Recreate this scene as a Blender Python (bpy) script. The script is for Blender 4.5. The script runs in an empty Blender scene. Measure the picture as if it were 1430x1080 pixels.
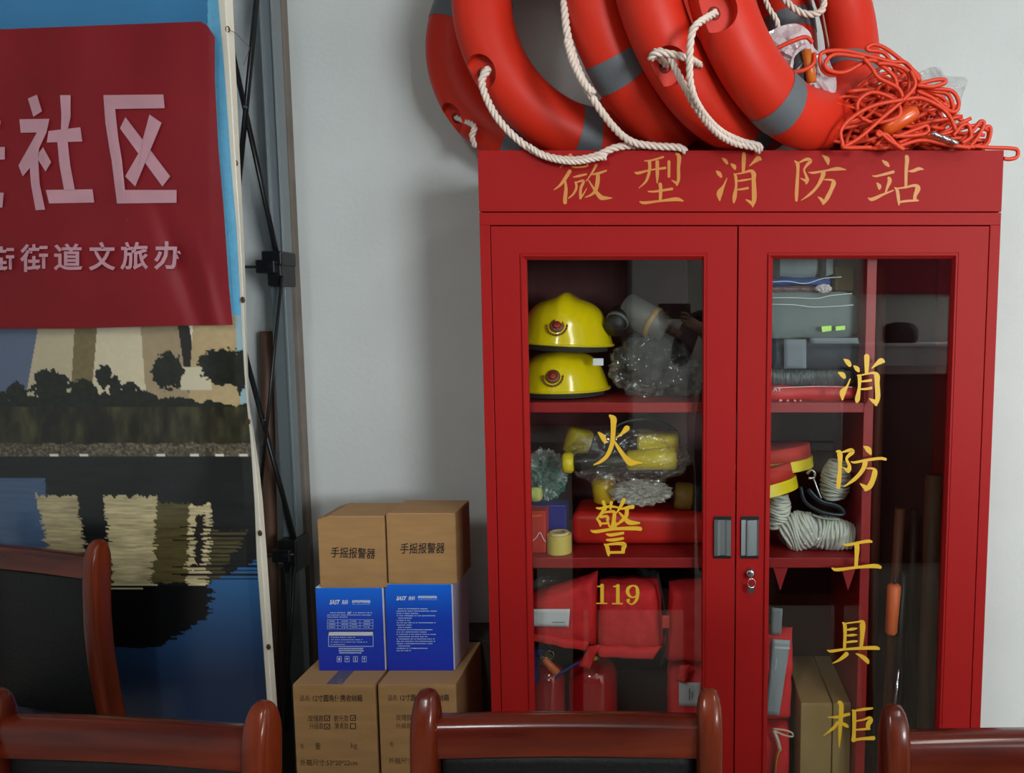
import bpy, bmesh, math, random
import numpy as np
from mathutils import Vector, Matrix, noise as mnoise
random.seed(7)
S = bpy.context.scene
COL = S.collection
# ------------------------------------------------------------------ camera
F = 1077.0; TH = math.radians(5.64); CY = -1.803; CZ = 1.4365; PX = 945.0
cam = bpy.data.cameras.new('camera'); camo = bpy.data.objects.new('camera', cam); COL.objects.link(camo)
cam.sensor_fit = 'HORIZONTAL'; cam.sensor_width = 36; cam.lens = F / 1430 * 36
cam.shift_x = -(PX - 715) / 1430
cam.clip_start = .05
camo.location = (0, CY, CZ); camo.rotation_euler = (math.pi / 2 - TH, 0, 0)
S.camera = camo
# ------------------------------------------------------------------ world, light, exposure
w = bpy.data.worlds.new('world'); S.world = w; w.use_nodes = True
w.node_tree.nodes['Background'].inputs[0].default_value = (.75, .82, .9, 1)
w.node_tree.nodes['Background'].inputs[1].default_value = .5
S.view_settings.view_transform = 'Standard'; S.view_settings.look = 'None'
S.view_settings.gamma = 1; S.view_settings.use_curve_mapping = False
S.view_settings.exposure = 0.12
S.cycles.max_bounces = 8; S.cycles.transparent_max_bounces = 24
S.cycles.sample_clamp_indirect = 4
def area(name, loc, rot, sx, sy, power, col):
    l = bpy.data.lights.new(name, 'AREA'); l.shape = 'RECTANGLE'; l.size = sx; l.size_y = sy
    l.energy = power; l.color = col
    o = bpy.data.objects.new(name, l); COL.objects.link(o); o.location = loc; o.rotation_euler = rot
    return o
area('window_daylight', (4.15, -6.44, 1.75), (math.radians(90), 0, 0), 1.7, 1.6, 365, (.9, .97, 1))
area('ceiling_lamp_light', (1.15, -1.9, 2.84), (0, 0, 0), .28, 1.15, 15, (1, .98, .94))
area('ceiling_lamp_light', (-.9, -3.2, 2.84), (0, 0, 0), .28, 1.15, 40, (.97, .99, 1))  # added fill above the rear of the room, lifts left wall and lower parts
# ------------------------------------------------------------------ projection of measured points
def P(px, py, Y):
    """world point on the vertical plane at depth Y that the survey pixel (px, py) falls on"""
    a = (px - PX) / F; b = (540 - py) / F
    dy = math.cos(TH) + b * math.sin(TH); dz = -math.sin(TH) + b * math.cos(TH)
    t = (Y - CY) / dy
    return Vector((a * t, Y, CZ + dz * t))
def Zp(py, Y): return P(945, py, Y).z
def Xp(px, py, Y): return P(px, py, Y).x
# ------------------------------------------------------------------ materials
def lin(c):
    return tuple(((v / 255) / 12.92 if v / 255 <= .04045 else ((v / 255 + .055) / 1.055) ** 2.4) for v in c) + (1,)
MATS = {}
def mat(name, rgb, rough=.5, metal=0, coat=0, var=.0, vscale=8, bump=0, bscale=60, spec=.5, stretch=(1, 1, 1), rgb2=None, trans=0, emit=0, alpha=1):
    if name in MATS: return MATS[name]
    m = bpy.data.materials.new(name); m.use_nodes = True; nt = m.node_tree; N = nt.nodes; L = nt.links
    b = N['Principled BSDF']
    b.inputs['Base Color'].default_value = lin(rgb); b.inputs['Roughness'].default_value = rough
    b.inputs['Metallic'].default_value = metal; b.inputs['Coat Weight'].default_value = coat
    b.inputs['Coat Roughness'].default_value = .08
    b.inputs['Specular IOR Level'].default_value = spec
    b.inputs['Transmission Weight'].default_value = trans
    b.inputs['Alpha'].default_value = alpha
    if emit:
        b.inputs['Emission Color'].default_value = lin(rgb); b.inputs['Emission Strength'].default_value = emit
    if var or rgb2 or bump:
        tc = N.new('ShaderNodeTexCoord'); mp = N.new('ShaderNodeMapping'); L.new(tc.outputs['Object'], mp.inputs[0])
        mp.inputs['Scale'].default_value = stretch
        if var or rgb2:
            n = N.new('ShaderNodeTexNoise'); n.inputs['Scale'].default_value = vscale; n.inputs['Detail'].default_value = 5
            L.new(mp.outputs[0], n.inputs[0])
            r = N.new('ShaderNodeValToRGB'); r.color_ramp.elements[0].position = .35; r.color_ramp.elements[1].position = .65
            c2 = rgb2 if rgb2 else tuple(v * (1 - var) for v in rgb)
            r.color_ramp.elements[0].color = lin(c2); r.color_ramp.elements[1].color = lin(rgb)
            L.new(n.outputs[0], r.inputs[0]); L.new(r.outputs[0], b.inputs['Base Color'])
        if bump:
            n2 = N.new('ShaderNodeTexNoise'); n2.inputs['Scale'].default_value = bscale; n2.inputs['Detail'].default_value = 4
            L.new(mp.outputs[0], n2.inputs[0]); bp = N.new('ShaderNodeBump'); bp.inputs['Strength'].default_value = bump
            bp.inputs['Distance'].default_value = .01
            L.new(n2.outputs[0], bp.inputs['Height']); L.new(bp.outputs[0], b.inputs['Normal'])
    MATS[name] = m; return m
def sheer(name, rgb, opac, rough=.12, gloss=.25, bscale=25, bump=.6):
    """thin plastic film or glass: see-through mixed with a clear reflection"""
    if name in MATS: return MATS[name]
    m = bpy.data.materials.new(name); m.use_nodes = True; nt = m.node_tree; N = nt.nodes; L = nt.links
    out = N['Material Output']; N.remove(N['Principled BSDF'])
    t = N.new('ShaderNodeBsdfTransparent'); t.inputs[0].default_value = (1, 1, 1, 1)
    g = N.new('ShaderNodeBsdfGlossy'); g.inputs['Roughness'].default_value = rough
    d = N.new('ShaderNodeBsdfDiffuse'); d.inputs[0].default_value = lin(rgb)
    fr = N.new('ShaderNodeLayerWeight'); fr.inputs['Blend'].default_value = .5
    pw = N.new('ShaderNodeMath'); pw.operation = 'POWER'; pw.inputs[1].default_value = 4; L.new(fr.outputs['Facing'], pw.inputs[0])
    ml = N.new('ShaderNodeMath'); ml.operation = 'MULTIPLY_ADD'; ml.inputs[1].default_value = .5; ml.inputs[2].default_value = .04 + gloss; ml.use_clamp = True
    L.new(pw.outputs[0], ml.inputs[0])
    a = N.new('ShaderNodeMixShader'); a.inputs[0].default_value = opac; L.new(t.outputs[0], a.inputs[1]); L.new(d.outputs[0], a.inputs[2])
    c = N.new('ShaderNodeMixShader'); L.new(ml.outputs[0], c.inputs[0]); L.new(a.outputs[0], c.inputs[1]); L.new(g.outputs[0], c.inputs[2])
    L.new(c.outputs[0], out.inputs[0])
    if bump:
        tc = N.new('ShaderNodeTexCoord'); n = N.new('ShaderNodeTexNoise'); n.inputs['Scale'].default_value = bscale; n.inputs['Detail'].default_value = 3
        L.new(tc.outputs['Object'], n.inputs[0]); bp = N.new('ShaderNodeBump'); bp.inputs['Strength'].default_value = bump; bp.inputs['Distance'].default_value = .02
        L.new(n.outputs[0], bp.inputs['Height'])
        for x in (g, d, fr): L.new(bp.outputs[0], x.inputs['Normal'])
    MATS[name] = m; return m
def attr_mat(name, rough=.35, spec=.5):
    m = bpy.data.materials.new(name); m.use_nodes = True; N = m.node_tree.nodes; b = N['Principled BSDF']
    a = N.new('ShaderNodeVertexColor'); a.layer_name = 'print'; m.node_tree.links.new(a.outputs[0], b.inputs['Base Color'])
    b.inputs['Roughness'].default_value = rough; b.inputs['Specular IOR Level'].default_value = spec
    return m
M_red = mat('red_enamel', (152, 24, 24), .5, spec=.12, coat=.0, bump=.03, bscale=300)
M_redin = mat('red_enamel_inside', (150, 24, 26), .45)
M_gold = mat('gold_vinyl', (214, 170, 45), .35)
M_goldd = mat('faded_gold_vinyl', (196, 126, 52), .4)
M_black = mat('black_plastic', (16, 16, 18), .4)
M_blackm = mat('black_matt', (14, 14, 16), .75)
M_chrome = mat('chrome', (200, 200, 205), .18, metal=1)
M_alu = mat('brushed_aluminium', (150, 158, 160), .35, metal=.85)
M_wall = mat('wall_paint', (200, 204, 202), .85, var=.03, vscale=3, bump=.08, bscale=90)
M_buoy = mat('lifebuoy_orange_red', (206, 44, 24), .48, spec=.25, var=.05, vscale=5)
M_band = mat('grey_reflective_band', (92, 97, 102), .55, bump=.1, bscale=200)
M_rope = mat('white_twisted_rope', (222, 205, 192), .8)
M_orope = mat('orange_cord', (212, 56, 20), .5)
M_card = mat('cardboard', (166, 126, 80), .85, var=.07, vscale=12, stretch=(1, 1, 4))
M_cardd = mat('cardboard_flap', (172, 134, 92), .85)
M_ink = mat('black_ink', (25, 20, 18), .8)
M_inkb = mat('faded_brown_ink', (70, 48, 30), .85)
M_white = mat('white_paper', (225, 228, 232), .7)
M_yel = mat('yellow_helmet_shell', (228, 200, 10), .16, coat=.6)
M_yel2 = mat('yellow_plastic', (214, 190, 20), .35)
M_film = sheer('clear_plastic_film', (200, 205, 205), .04, .03, .05, 30, .8)
M_filmw = sheer('milky_plastic_film', (226, 212, 216), .72, .06, .05, 30, .6)
M_fabr = mat('red_vest_fabric', (222, 38, 44), .8, bump=.25, bscale=45)
# ------------------------------------------------------------------ object helpers
WM = {}
def fin(name, me, m, parent=None, smooth=False):
    """mesh in world coordinates -> one object, origin at its base (or at its thing's base)"""
    o = bpy.data.objects.new(name, me); COL.objects.link(o)
    if m is not None and not me.materials: me.materials.append(m)
    if smooth: me.polygons.foreach_set('use_smooth', [True] * len(me.polygons))
    if parent is not None:
        me.transform(WM[parent.name].inverted()); o.parent = parent; WM[o.name] = WM[parent.name].copy()
    else:
        co = np.empty(len(me.vertices) * 3, 'f'); me.vertices.foreach_get('co', co); co = co.reshape(-1, 3)
        c = Vector(((co[:, 0].min() + co[:, 0].max()) / 2, (co[:, 1].min() + co[:, 1].max()) / 2, co[:, 2].min()))
        me.transform(Matrix.Translation(-c)); o.location = c; WM[o.name] = Matrix.Translation(c)
    return o
def obj(name, bm, m, parent=None, smooth=False, angle=None):
    me = bpy.data.meshes.new(name); bmesh.ops.recalc_face_normals(bm, faces=bm.faces); bm.to_mesh(me); bm.free()
    o = fin(name, me, m, parent, smooth)
    if angle is not None:
        me.polygons.foreach_set('use_smooth', [True] * len(me.polygons)); me.set_sharp_from_angle(angle=math.radians(angle))
    return o
def thing(name, label, cat, loc, group=None, rz=0):
    o = bpy.data.objects.new(name, None); COL.objects.link(o); o.location = loc; o.rotation_euler[2] = rz
    o.empty_display_size = .05
    WM[o.name] = Matrix.Translation(Vector(loc)) @ Matrix.Rotation(rz, 4, 'Z')
    return tag(o, label, cat, group)
def tag(o, label=None, cat=None, group=None, kind=None):
    if label: o['label'] = label
    if cat: o['category'] = cat
    if group: o['group'] = group
    if kind: o['kind'] = kind
    return o
def struct(o): o['kind'] = 'structure'; return o
def copy_tree(o, parent=None):
    c = o.copy(); COL.objects.link(c)
    if parent is not None: c.parent = parent
    WM[c.name] = WM[o.name].copy()
    for ch in list(o.children): copy_tree(ch, c)
    return c
def B(): return bmesh.new()
def box(bm, x0, x1, y0, y1, z0, z1, bev=0, seg=2, mtx=None):
    t = bmesh.new(); r = bmesh.ops.create_cube(t, size=1)
    bmesh.ops.scale(t, vec=(abs(x1 - x0), abs(y1 - y0), abs(z1 - z0)), verts=t.verts)
    if bev: bmesh.ops.bevel(t, geom=t.edges[:], offset=bev, segments=seg, profile=.5, affect='EDGES')
    bmesh.ops.translate(t, vec=((x0 + x1) / 2, (y0 + y1) / 2, (z0 + z1) / 2), verts=t.verts)
    if mtx is not None: bmesh.ops.transform(t, matrix=mtx, verts=t.verts)
    join(bm, t); return bm
def join(bm, t):
    vm = [bm.verts.new(v.co) for v in t.verts]; t.verts.index_update()
    for f in t.faces:
        try: bm.faces.new([vm[v.index] for v in f.verts])
        except ValueError: pass
    t.free()
def cr(pts, n):
    """catmull-rom resample of tuples of any width"""
    p = np.array(pts, float); out = []
    p = np.vstack([2 * p[0] - p[1], p, 2 * p[-1] - p[-2]])
    for i in range(1, len(p) - 2):
        for k in range(n):
            t = k / n; a, b, c, d = p[i - 1], p[i], p[i + 1], p[i + 2]
            out.append(.5 * ((2 * b) + (c - a) * t + (2 * a - 5 * b + 4 * c - d) * t * t + (3 * b - a - 3 * c + d) * t ** 3))
    out.append(p[-2]); return np.array(out)
def frames(p):
    p = np.asarray(p, float); t = np.gradient(p, axis=0); t /= np.linalg.norm(t, axis=1)[:, None] + 1e-12
    n = np.zeros_like(p); a = np.array([0, 0, 1.]) if abs(t[0][2]) < .9 else np.array([1., 0, 0])
    v = np.cross(t[0], a); v /= np.linalg.norm(v); n[0] = v
    for i in range(1, len(p)):
        v = n[i - 1] - t[i] * np.dot(n[i - 1], t[i]); n[i] = v / (np.linalg.norm(v) + 1e-12)
    return t, n, np.cross(t, n)
def tube(bm, pts, r, sides=8, closed=False, cap=True, flat=1.0):
    p = np.asarray(pts, float); t, n, b = frames(p); r = np.broadcast_to(r, (len(p),))
    rings = []
    for i in range(len(p)):
        rings.append([bm.verts.new(p[i] + r[i] * (math.cos(a) * n[i] + flat * math.sin(a) * b[i])) for a in [2 * math.pi * k / sides for k in range(sides)]])
    m = len(rings) if closed else len(rings) - 1
    for i in range(m):
        A = rings[i]; C = rings[(i + 1) % len(rings)]
        for k in range(sides):
            bm.faces.new((A[k], A[(k + 1) % sides], C[(k + 1) % sides], C[k]))
    if cap and not closed:
        bm.faces.new(rings[0][::-1]); bm.faces.new(rings[-1])
    return bm
def resamp(p, step):
    p = np.asarray(p, float); d = np.r_[0, np.cumsum(np.linalg.norm(np.diff(p, axis=0), axis=1))]
    s = np.linspace(0, d[-1], max(3, int(d[-1] / step))); return np.stack([np.interp(s, d, p[:, k]) for k in range(p.shape[1])], 1)
def rope_bm(bm, pts, r=.0088, pitch=.042, step=.0045, strands=3):
    p = resamp(cr(pts, 10), step); t, n, b = frames(p)
    s = np.arange(len(p)) * step
    for k in range(strands):
        a = 2 * math.pi * (s / pitch + k / strands)
        q = p + r * .54 * (np.cos(a)[:, None] * n + np.sin(a)[:, None] * b)
        tube(bm, q, r * .5, 6)
    return bm
def lathe(bm, prof, c, axis='Z', seg=24, mtx=None):
    t = bmesh.new(); rings = []
    for r, h in prof:
        if r < 1e-6: rings.append([t.verts.new((0, 0, h))])
        else: rings.append([t.verts.new((r * math.cos(2 * math.pi * k / seg), r * math.sin(2 * math.pi * k / seg), h)) for k in range(seg)])
    for A, C in zip(rings, rings[1:]):
        for k in range(seg):
            k2 = (k + 1) % seg
            if len(A) == 1 and len(C) == 1: continue
            if len(A) == 1: t.faces.new((A[0], C[k], C[k2]))
            elif len(C) == 1: t.faces.new((A[k], A[k2], C[0]))
            else: t.faces.new((A[k], A[k2], C[k2], C[k]))
    if axis == 'Y': bmesh.ops.rotate(t, cent=(0, 0, 0), matrix=Matrix.Rotation(math.pi / 2, 3, 'X'), verts=t.verts)
    if axis == 'X': bmesh.ops.rotate(t, cent=(0, 0, 0), matrix=Matrix.Rotation(math.pi / 2, 3, 'Y'), verts=t.verts)
    if mtx is not None: bmesh.ops.transform(t, matrix=mtx, verts=t.verts)
    bmesh.ops.translate(t, vec=c, verts=t.verts); join(bm, t); return bm
def prism(bm, poly, y0, y1):
    """polygon given as (x, z) extruded from y0 to y1"""
    a = [bm.verts.new((x, y0, z)) for x, z in poly]; c = [bm.verts.new((x, y1, z)) for x, z in poly]
    bm.faces.new(a); bm.faces.new(c[::-1]); n = len(poly)
    for i in range(n): bm.faces.new((a[i], c[i], c[(i + 1) % n], a[(i + 1) % n]))
    return bm
def pprism(bm, pix, Y, thick=.0008):
    """polygon surveyed in pixels on the plane Y, given a thickness towards the room"""
    q = [P(x, y, Y) for x, y in pix]; return prism(bm, [(v.x, v.z) for v in q], Y - thick, Y)
def blob(bm, c, s, amp=.12, freq=9, sub=4, seed=0, flatb=None, mtx=None):
    t = bmesh.new(); bmesh.ops.create_icosphere(t, subdivisions=sub, radius=1)
    for v in t.verts:
        d = v.co.normalized(); k = 1 + amp * mnoise.noise(d * freq * .3 + Vector((seed * 7.3, seed, 0))) * 2 + amp * .6 * mnoise.noise(d * freq + Vector((0, seed * 3.1, 5)))
        q = Vector((abs(d.x) ** .75 * math.copysign(1, d.x), abs(d.y) ** .75 * math.copysign(1, d.y), abs(d.z) ** .75 * math.copysign(1, d.z))) * k
        v.co = Vector((q.x * s[0], q.y * s[1], q.z * s[2]))
    if mtx is not None: bmesh.ops.transform(t, matrix=mtx, verts=t.verts)
    bmesh.ops.translate(t, vec=c, verts=t.verts)
    if flatb is not None:
        for v in t.verts:
            if v.co.z < flatb: v.co.z = flatb + (v.co.z - flatb) * .02
    join(bm, t); return bm
def crumple(bm, c, s, seed=0, sub=4, amp=.22, flatb=None):
    t = bmesh.new(); bmesh.ops.create_icosphere(t, subdivisions=sub, radius=1)
    for v in t.verts:
        d = v.co.normalized(); q = d * 3.1 + Vector((seed, seed * 2.7, 0))
        n = 1.1 - abs(mnoise.noise(q * .7)) * 1.6 - abs(mnoise.noise(q * 1.7)) * .9 - .25 * abs(mnoise.noise(q * 5))
        k = 1 - amp + amp * n
        v.co = Vector((d.x * s[0], d.y * s[1], d.z * s[2])) * k
    bmesh.ops.translate(t, vec=c, verts=t.verts)
    if flatb is not None:
        for v in t.verts:
            if v.co.z < flatb: v.co.z = flatb + (v.co.z - flatb) * .02
    join(bm, t); return bm
def sheet(bm, corners, nx, ny, amp=0, freq=10, seed=0, thick=0, amp2=None):
    """four world corners (tl, tr, br, bl) -> wrinkled sheet pushed along Y; thick gives it a back"""
    tl, tr, br, bl = [Vector(c) for c in corners]; g = []
    for j in range(ny + 1):
        row = []
        for i in range(nx + 1):
            u, v = i / nx, j / ny; q = (tl * (1 - u) + tr * u) * (1 - v) + (bl * (1 - u) + br * u) * v
            q = q.copy(); q.y += amp * (mnoise.noise(Vector((q.x * freq, q.z * freq, seed))) + .4 * mnoise.noise(Vector((q.x * freq * 3, q.z * freq * 2, seed + 5))))
            row.append(bm.verts.new(q))
        g.append(row)
    for j in range(ny):
        for i in range(nx): bm.faces.new((g[j][i], g[j][i + 1], g[j + 1][i + 1], g[j + 1][i]))
    if thick:
        b = [[bm.verts.new(v.co + Vector((0, thick, 0))) for v in r] for r in g]
        for j in range(ny):
            for i in range(nx): bm.faces.new((b[j][i], b[j + 1][i], b[j + 1][i + 1], b[j][i + 1]))
        for i in range(nx):
            bm.faces.new((g[0][i], b[0][i], b[0][i + 1], g[0][i + 1])); bm.faces.new((g[ny][i], g[ny][i + 1], b[ny][i + 1], b[ny][i]))
        for j in range(ny):
            bm.faces.new((g[j][0], g[j + 1][0], b[j + 1][0], b[j][0])); bm.faces.new((g[j][nx], b[j][nx], b[j + 1][nx], g[j + 1][nx]))
    return g
def brush(strokes, ox, oy, s, Y, name, m, parent):
    """brush strokes (x, y, width) surveyed from the lettering, cut as thin vinyl on plane Y"""
    bm = B(); dz = 0
    for st in strokes:
        q = cr(st, 7); xy = q[:, :2]; wd = np.maximum(q[:, 2], 6)
        t = np.gradient(xy, axis=0); t /= np.linalg.norm(t, axis=1)[:, None] + 1e-9; n = np.stack([-t[:, 1], t[:, 0]], 1)
        L = xy + n * wd[:, None] / 2; R = xy - n * wd[:, None] / 2
        tip0 = xy[0] - t[0] * wd[0] * .3; tip1 = xy[-1] + t[-1] * wd[-1] * .3
        yy = Y - dz; dz += .00006
        W = lambda a: P(ox + a[0] / s, oy + a[1] / s, yy)
        l = [bm.verts.new(W(a)) for a in L]; r = [bm.verts.new(W(a)) for a in R]
        for i in range(len(l) - 1): bm.faces.new((l[i], l[i + 1], r[i + 1], r[i]))
        a = bm.verts.new(W(tip0)); b = bm.verts.new(W(tip1)); bm.faces.new((l[0], r[0], a)); bm.faces.new((l[-1], b, r[-1]))
    me = bpy.data.meshes.new(name); bm.to_mesh(me); bm.free()
    return fin(name, me, m, parent)
def text_mesh(body, bold=0, shear=0):
    c = bpy.data.curves.new('writing', 'FONT'); c.body = body; c.offset = bold; c.shear = shear; c.resolution_u = 3
    o = bpy.data.objects.new('writing', c); COL.objects.link(o); bpy.context.view_layer.update()
    me = bpy.data.meshes.new_from_object(o.evaluated_get(bpy.context.evaluated_depsgraph_get()))
    COL.objects.unlink(o); bpy.data.objects.remove(o)
    return me
def writing(body, x0, y0, x1, y1, Y, m, parent, name='lettering', bold=0, shear=0, slope=0):
    """text fitted into the surveyed pixel rectangle on plane Y; slope = rise in px over the width"""
    me = text_mesh(body, bold, shear); n = len(me.vertices); co = np.empty(n * 3, 'f'); me.vertices.foreach_get('co', co); co = co.reshape(-1, 3)
    u = (co[:, 0] - co[:, 0].min()) / (np.ptp(co[:, 0]) + 1e-9); v = (co[:, 1].max() - co[:, 1]) / (np.ptp(co[:, 1]) + 1e-9)
    new = [P(x0 + a * (x1 - x0), y0 + b * (y1 - y0) + slope * a, Y) for a, b in zip(u, v)]
    me.vertices.foreach_set('co', np.array([tuple(q) for q in new], 'f').ravel()); me.update()
    return fin(name, me, m, parent)
def surf(v, n, col=None): pass
# ================================================================== ROOM
YW = .45; XW0, XW1 = -3.2, 5.2; YB = -6.5; ZC = 2.9
def slab(name, x0, x1, y0, y1, z0, z1, m): return struct(obj(name, box(B(), x0, x1, y0, y1, z0, z1), m))
M_floor = mat('floor_tiles', (150, 142, 130), .3, var=.1, vscale=3)
slab('floor', XW0 - .1, XW1 + .1, YB - .1, YW + .1, -.1, 0, M_floor)
slab('ceiling', XW0 - .1, XW1 + .1, YB - .1, YW + .1, ZC, ZC + .1, mat('ceiling_paint', (214, 214, 210), .9))
slab('wall_front', XW0 - .1, XW1 + .1, YW, YW + .1, 0, ZC, M_wall)
slab('wall_left', XW0 - .1, XW0, YB, YW, 0, ZC, M_wall)
slab('wall_right', XW1, XW1 + .1, YB, YW, 0, ZC, M_wall)
bm = B()  # back wall with the opening of the window that lights the room
box(bm, XW0 - .1, 3.3, YB - .1, YB, 0, ZC); box(bm, 5.0, XW1 + .1, YB - .1, YB, 0, ZC)
box(bm, 3.3, 5.0, YB - .1, YB, 0, .95); box(bm, 3.3, 5.0, YB - .1, YB, 2.55, ZC)
struct(obj('wall_back', bm, mat('back_wall_paint', (200, 196, 190), .9)))
bm = B()
for x0, x1 in ((3.3, 3.35), (4.95, 5.0), (4.125, 4.175)): box(bm, x0, x1, YB - .08, YB - .02, .95, 2.55)
for z0, z1 in ((.95, 1.0), (2.5, 2.55), (1.9, 1.94)): box(bm, 3.35, 4.95, YB - .08, YB - .02, z0, z1)
struct(obj('window_1', bm, M_alu))
slab('baseboard_front', XW0, XW1, YW - .012, YW, 0, .1, mat('baseboard', (96, 88, 80), .6))
# taupe edging strip that runs down the wall beside the display frame
xs = [(398.5, 12), (427, 560), (440, 900)]
xr = Xp(427, 540, YW); xl = Xp(411, 540, YW)
bm = B(); box(bm, xl - .02, xr, YW - .03, YW, 0, ZC, .003)
M_taupe = mat('taupe_edging', (122, 112, 102), .85, var=.12, vscale=9)
struct(obj('trim_1', bm, M_taupe))
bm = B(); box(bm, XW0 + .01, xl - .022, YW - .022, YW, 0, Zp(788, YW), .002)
struct(obj('trim_2', bm, mat('grey_brown_board', (112, 105, 98), .8, var=.06, vscale=5)))  # grey-brown board covering the lower wall left of the edging strip
# ceiling lamps, the rear one added as unseen fill
for (lx, ly) in ((1.15, -1.9), (-.9, -3.2)):
    t = thing('ceiling_lamp', 'long white ceiling lamp ' + ('near the window wall' if lx > 0 else 'added as fill over the back of the room'), 'lamp', (lx, ly, 2.86), 'ceiling lamps')
    obj('housing', box(B(), lx - .17, lx + .17, ly - .62, ly + .62, 2.862, 2.9, .008), mat('lamp_housing', (220, 220, 218), .5), t)
    obj('diffuser', box(B(), lx - .14, lx + .14, ly - .58, ly + .58, 2.852, 2.862), mat('lamp_diffuser', (255, 250, 240), .5, emit=2.5), t)
# furniture behind the photographer, seen only as reflections in the cabinet glass
def mirr(px, py, d): p = P(px, py, d); return p.x, -d, p.z
t = thing('low_cupboard', 'long white low cupboard against the back wall, mirrored in the cabinet glass', 'cupboard', (1.9, -6.24, 0))
z = mirr(1250, 480, 6.0)[2]
obj('body', box(B(), .85, 3.2, -6.48, -6.0, 0, z - .03, .004), mat('white_laminate', (200, 196, 200), .5), t)
obj('worktop', box(B(), .8, 3.24, -6.49, -5.97, z - .03, z, .004), mat('white_worktop', (225, 222, 225), .35), t)
for k in range(3):
    obj('door', box(B(), .9 + k * .77, 1.64 + k * .77, -6.0, -5.985, .1, z - .06, .003), MATS['white_laminate'], t)
bm = B(); blob(bm, (2.33, -6.2, z + .09), (.19, .1, .12), .05, 5, 3); tag(obj('backpack', bm, M_blackm, None, True), 'dark rounded bag standing on the white low cupboard', 'bag')
t = thing('lectern', 'dark wooden lectern with a sloping top, mirrored in the right glass', 'lectern', (1.5, -2.7, 0))
x0, y0, z0 = mirr(1213, 523, 2.4)
M_dwood = mat('dark_red_wood', (70, 26, 20), .3, coat=.4, var=.3, vscale=4, stretch=(1, 1, .15))
obj('body', box(B(), x0, x0 + 1.1, -3.0, -2.45, 0, z0 - .02, .006), M_dwood, t)
obj('top', box(B(), x0 - .02, x0 + 1.14, -3.04, -2.4, z0 - .02, z0, .006), M_dwood, t)
a = mirr(1222, 340, 6.45); b = mirr(1332, 411, 6.45)
t = thing('wall_banner', 'maroon banner hung on the back wall, mirrored in the right glass', 'banner', ((a[0] + b[0]) / 2, -6.47, b[2]))
obj('cloth', box(B(), a[0] - .1, b[0] + .1, -6.49, -6.44, b[2], 2.7, .02), mat('maroon_cloth', (150, 40, 55), .8), t)
# a tall white pillar and a maroon curtain, mirrored in the left glass
a = mirr(882, 400, 6.25); b = mirr(960, 400, 6.25)
struct(obj('trim_3', box(B(), a[0], b[0], -6.49, -6.25, 0, ZC, .01), mat('pillar_paint', (226, 224, 222), .8)))
t = thing('curtain', 'maroon curtain on the back wall, mirrored in the left glass', 'curtain', (a[0] - .75, -6.4, .2))
bm = B()
g = [[bm.verts.new((a[0] - .06 - i * .012, -6.4 + .03 * math.sin(i * .55), z)) for z in (.2, 2.75)] for i in range(110)]
for i in range(109): bm.faces.new((g[i][0], g[i + 1][0], g[i + 1][1], g[i][1]))
obj('cloth', bm, mat('curtain_cloth', (92, 40, 44), .9), t, True)
obj('rail', tube(B(), [(a[0] - 1.5, -6.4, 2.78), (a[0], -6.4, 2.78)], .015), M_alu, t)
# ================================================================== CABINET
XL = Xp(667, 211, 0); XR = Xp(1402, 209, 0); ZT = 1.8; D = .4
cab = thing('fire_equipment_cabinet', 'tall red metal fire equipment cabinet with two glazed doors and gold lettering', 'cabinet', ((XL + XR) / 2, D / 2, 0))
Z1 = Zp(296, 0); Z2 = Zp(314.5, 0); ZB = .1
dxl = Xp(686, 500, 0) - .0; XDL = P(689.3, 500, 0).x; XDR = P(1374.5, 500, 0).x; XDM = P(1029.3, 500, 0).x
tk = .0012
bm = B()
box(bm, XL, XDL - .0018, 0, .02, 0, Z2, .001); box(bm, XDR + .0018, XR, 0, .02, 0, Z2, .001)
box(bm, XL, XR, 0, .02, Z2, Z1 - .0015, .001)
box(bm, XL, XR, .0, .02, 0, ZB, .001)
obj('front_frame', bm, M_red, cab)
obj('header_panel', box(B(), XL, XR, -.001, .02, Z1 + .0005, ZT, .0012), M_red, cab)
obj('top_panel', box(B(), XL, XR, .02, D, ZT - .004, ZT, .001), M_red, cab)
obj('side_panel', box(B(), XL, XL + .008, .02, D, 0, ZT - .004), M_red, cab)
obj('side_panel', box(B(), XR - .008, XR, .02, D, 0, ZT - .004), M_red, cab)
obj('back_panel', box(B(), XL + .008, XR - .008, D - .004, D, 0, ZT - .004), mat('shaded_back_panel', (72, 24, 26), .6), cab)  # same red enamel; the cabinet's inner shade is put into this darker colour
obj('floor_panel', box(B(), XL + .008, XR - .008, .02, D - .004, ZB - .01, ZB), M_redin, cab)
XP0 = P(1206.5, 560, .045).x; XP1 = P(1220, 560, .045).x
obj('partition', box(B(), XP0, XP1, .045, D - .004, ZB, ZT - .004, .001), M_redin, cab)
sh = []
for (a, b) in ((562.5, 576.5), (779.5, 793.5)):
    z1 = Zp(a, .045); z0 = Zp(b, .045); sh.append(z1)
    o = obj('shelf', box(B(), XL + .03, XP0, .045, D - .004, z0, z1, .0015), M_redin, cab)
SH1, SH2 = sh
obj('bracket', box(B(), XL + .0085, XL + .0295, .05, D - .01, SH1 - .02, SH1 - .005), M_blackm, cab)
obj('bracket', box(B(), XL + .0085, XL + .0295, .05, D - .01, SH2 - .02, SH2 - .005), M_blackm, cab)
for k in (1090, 1185):  # pointed clips under the middle shelf
    q = P(k, 797, .05); bm = B(); prism(bm, [(q.x - .018, SH2 - .027), (q.x + .018, SH2 - .027), (q.x, SH2 - .085)], .05, .056); obj('shelf_clip', bm, M_redin, cab)
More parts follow.
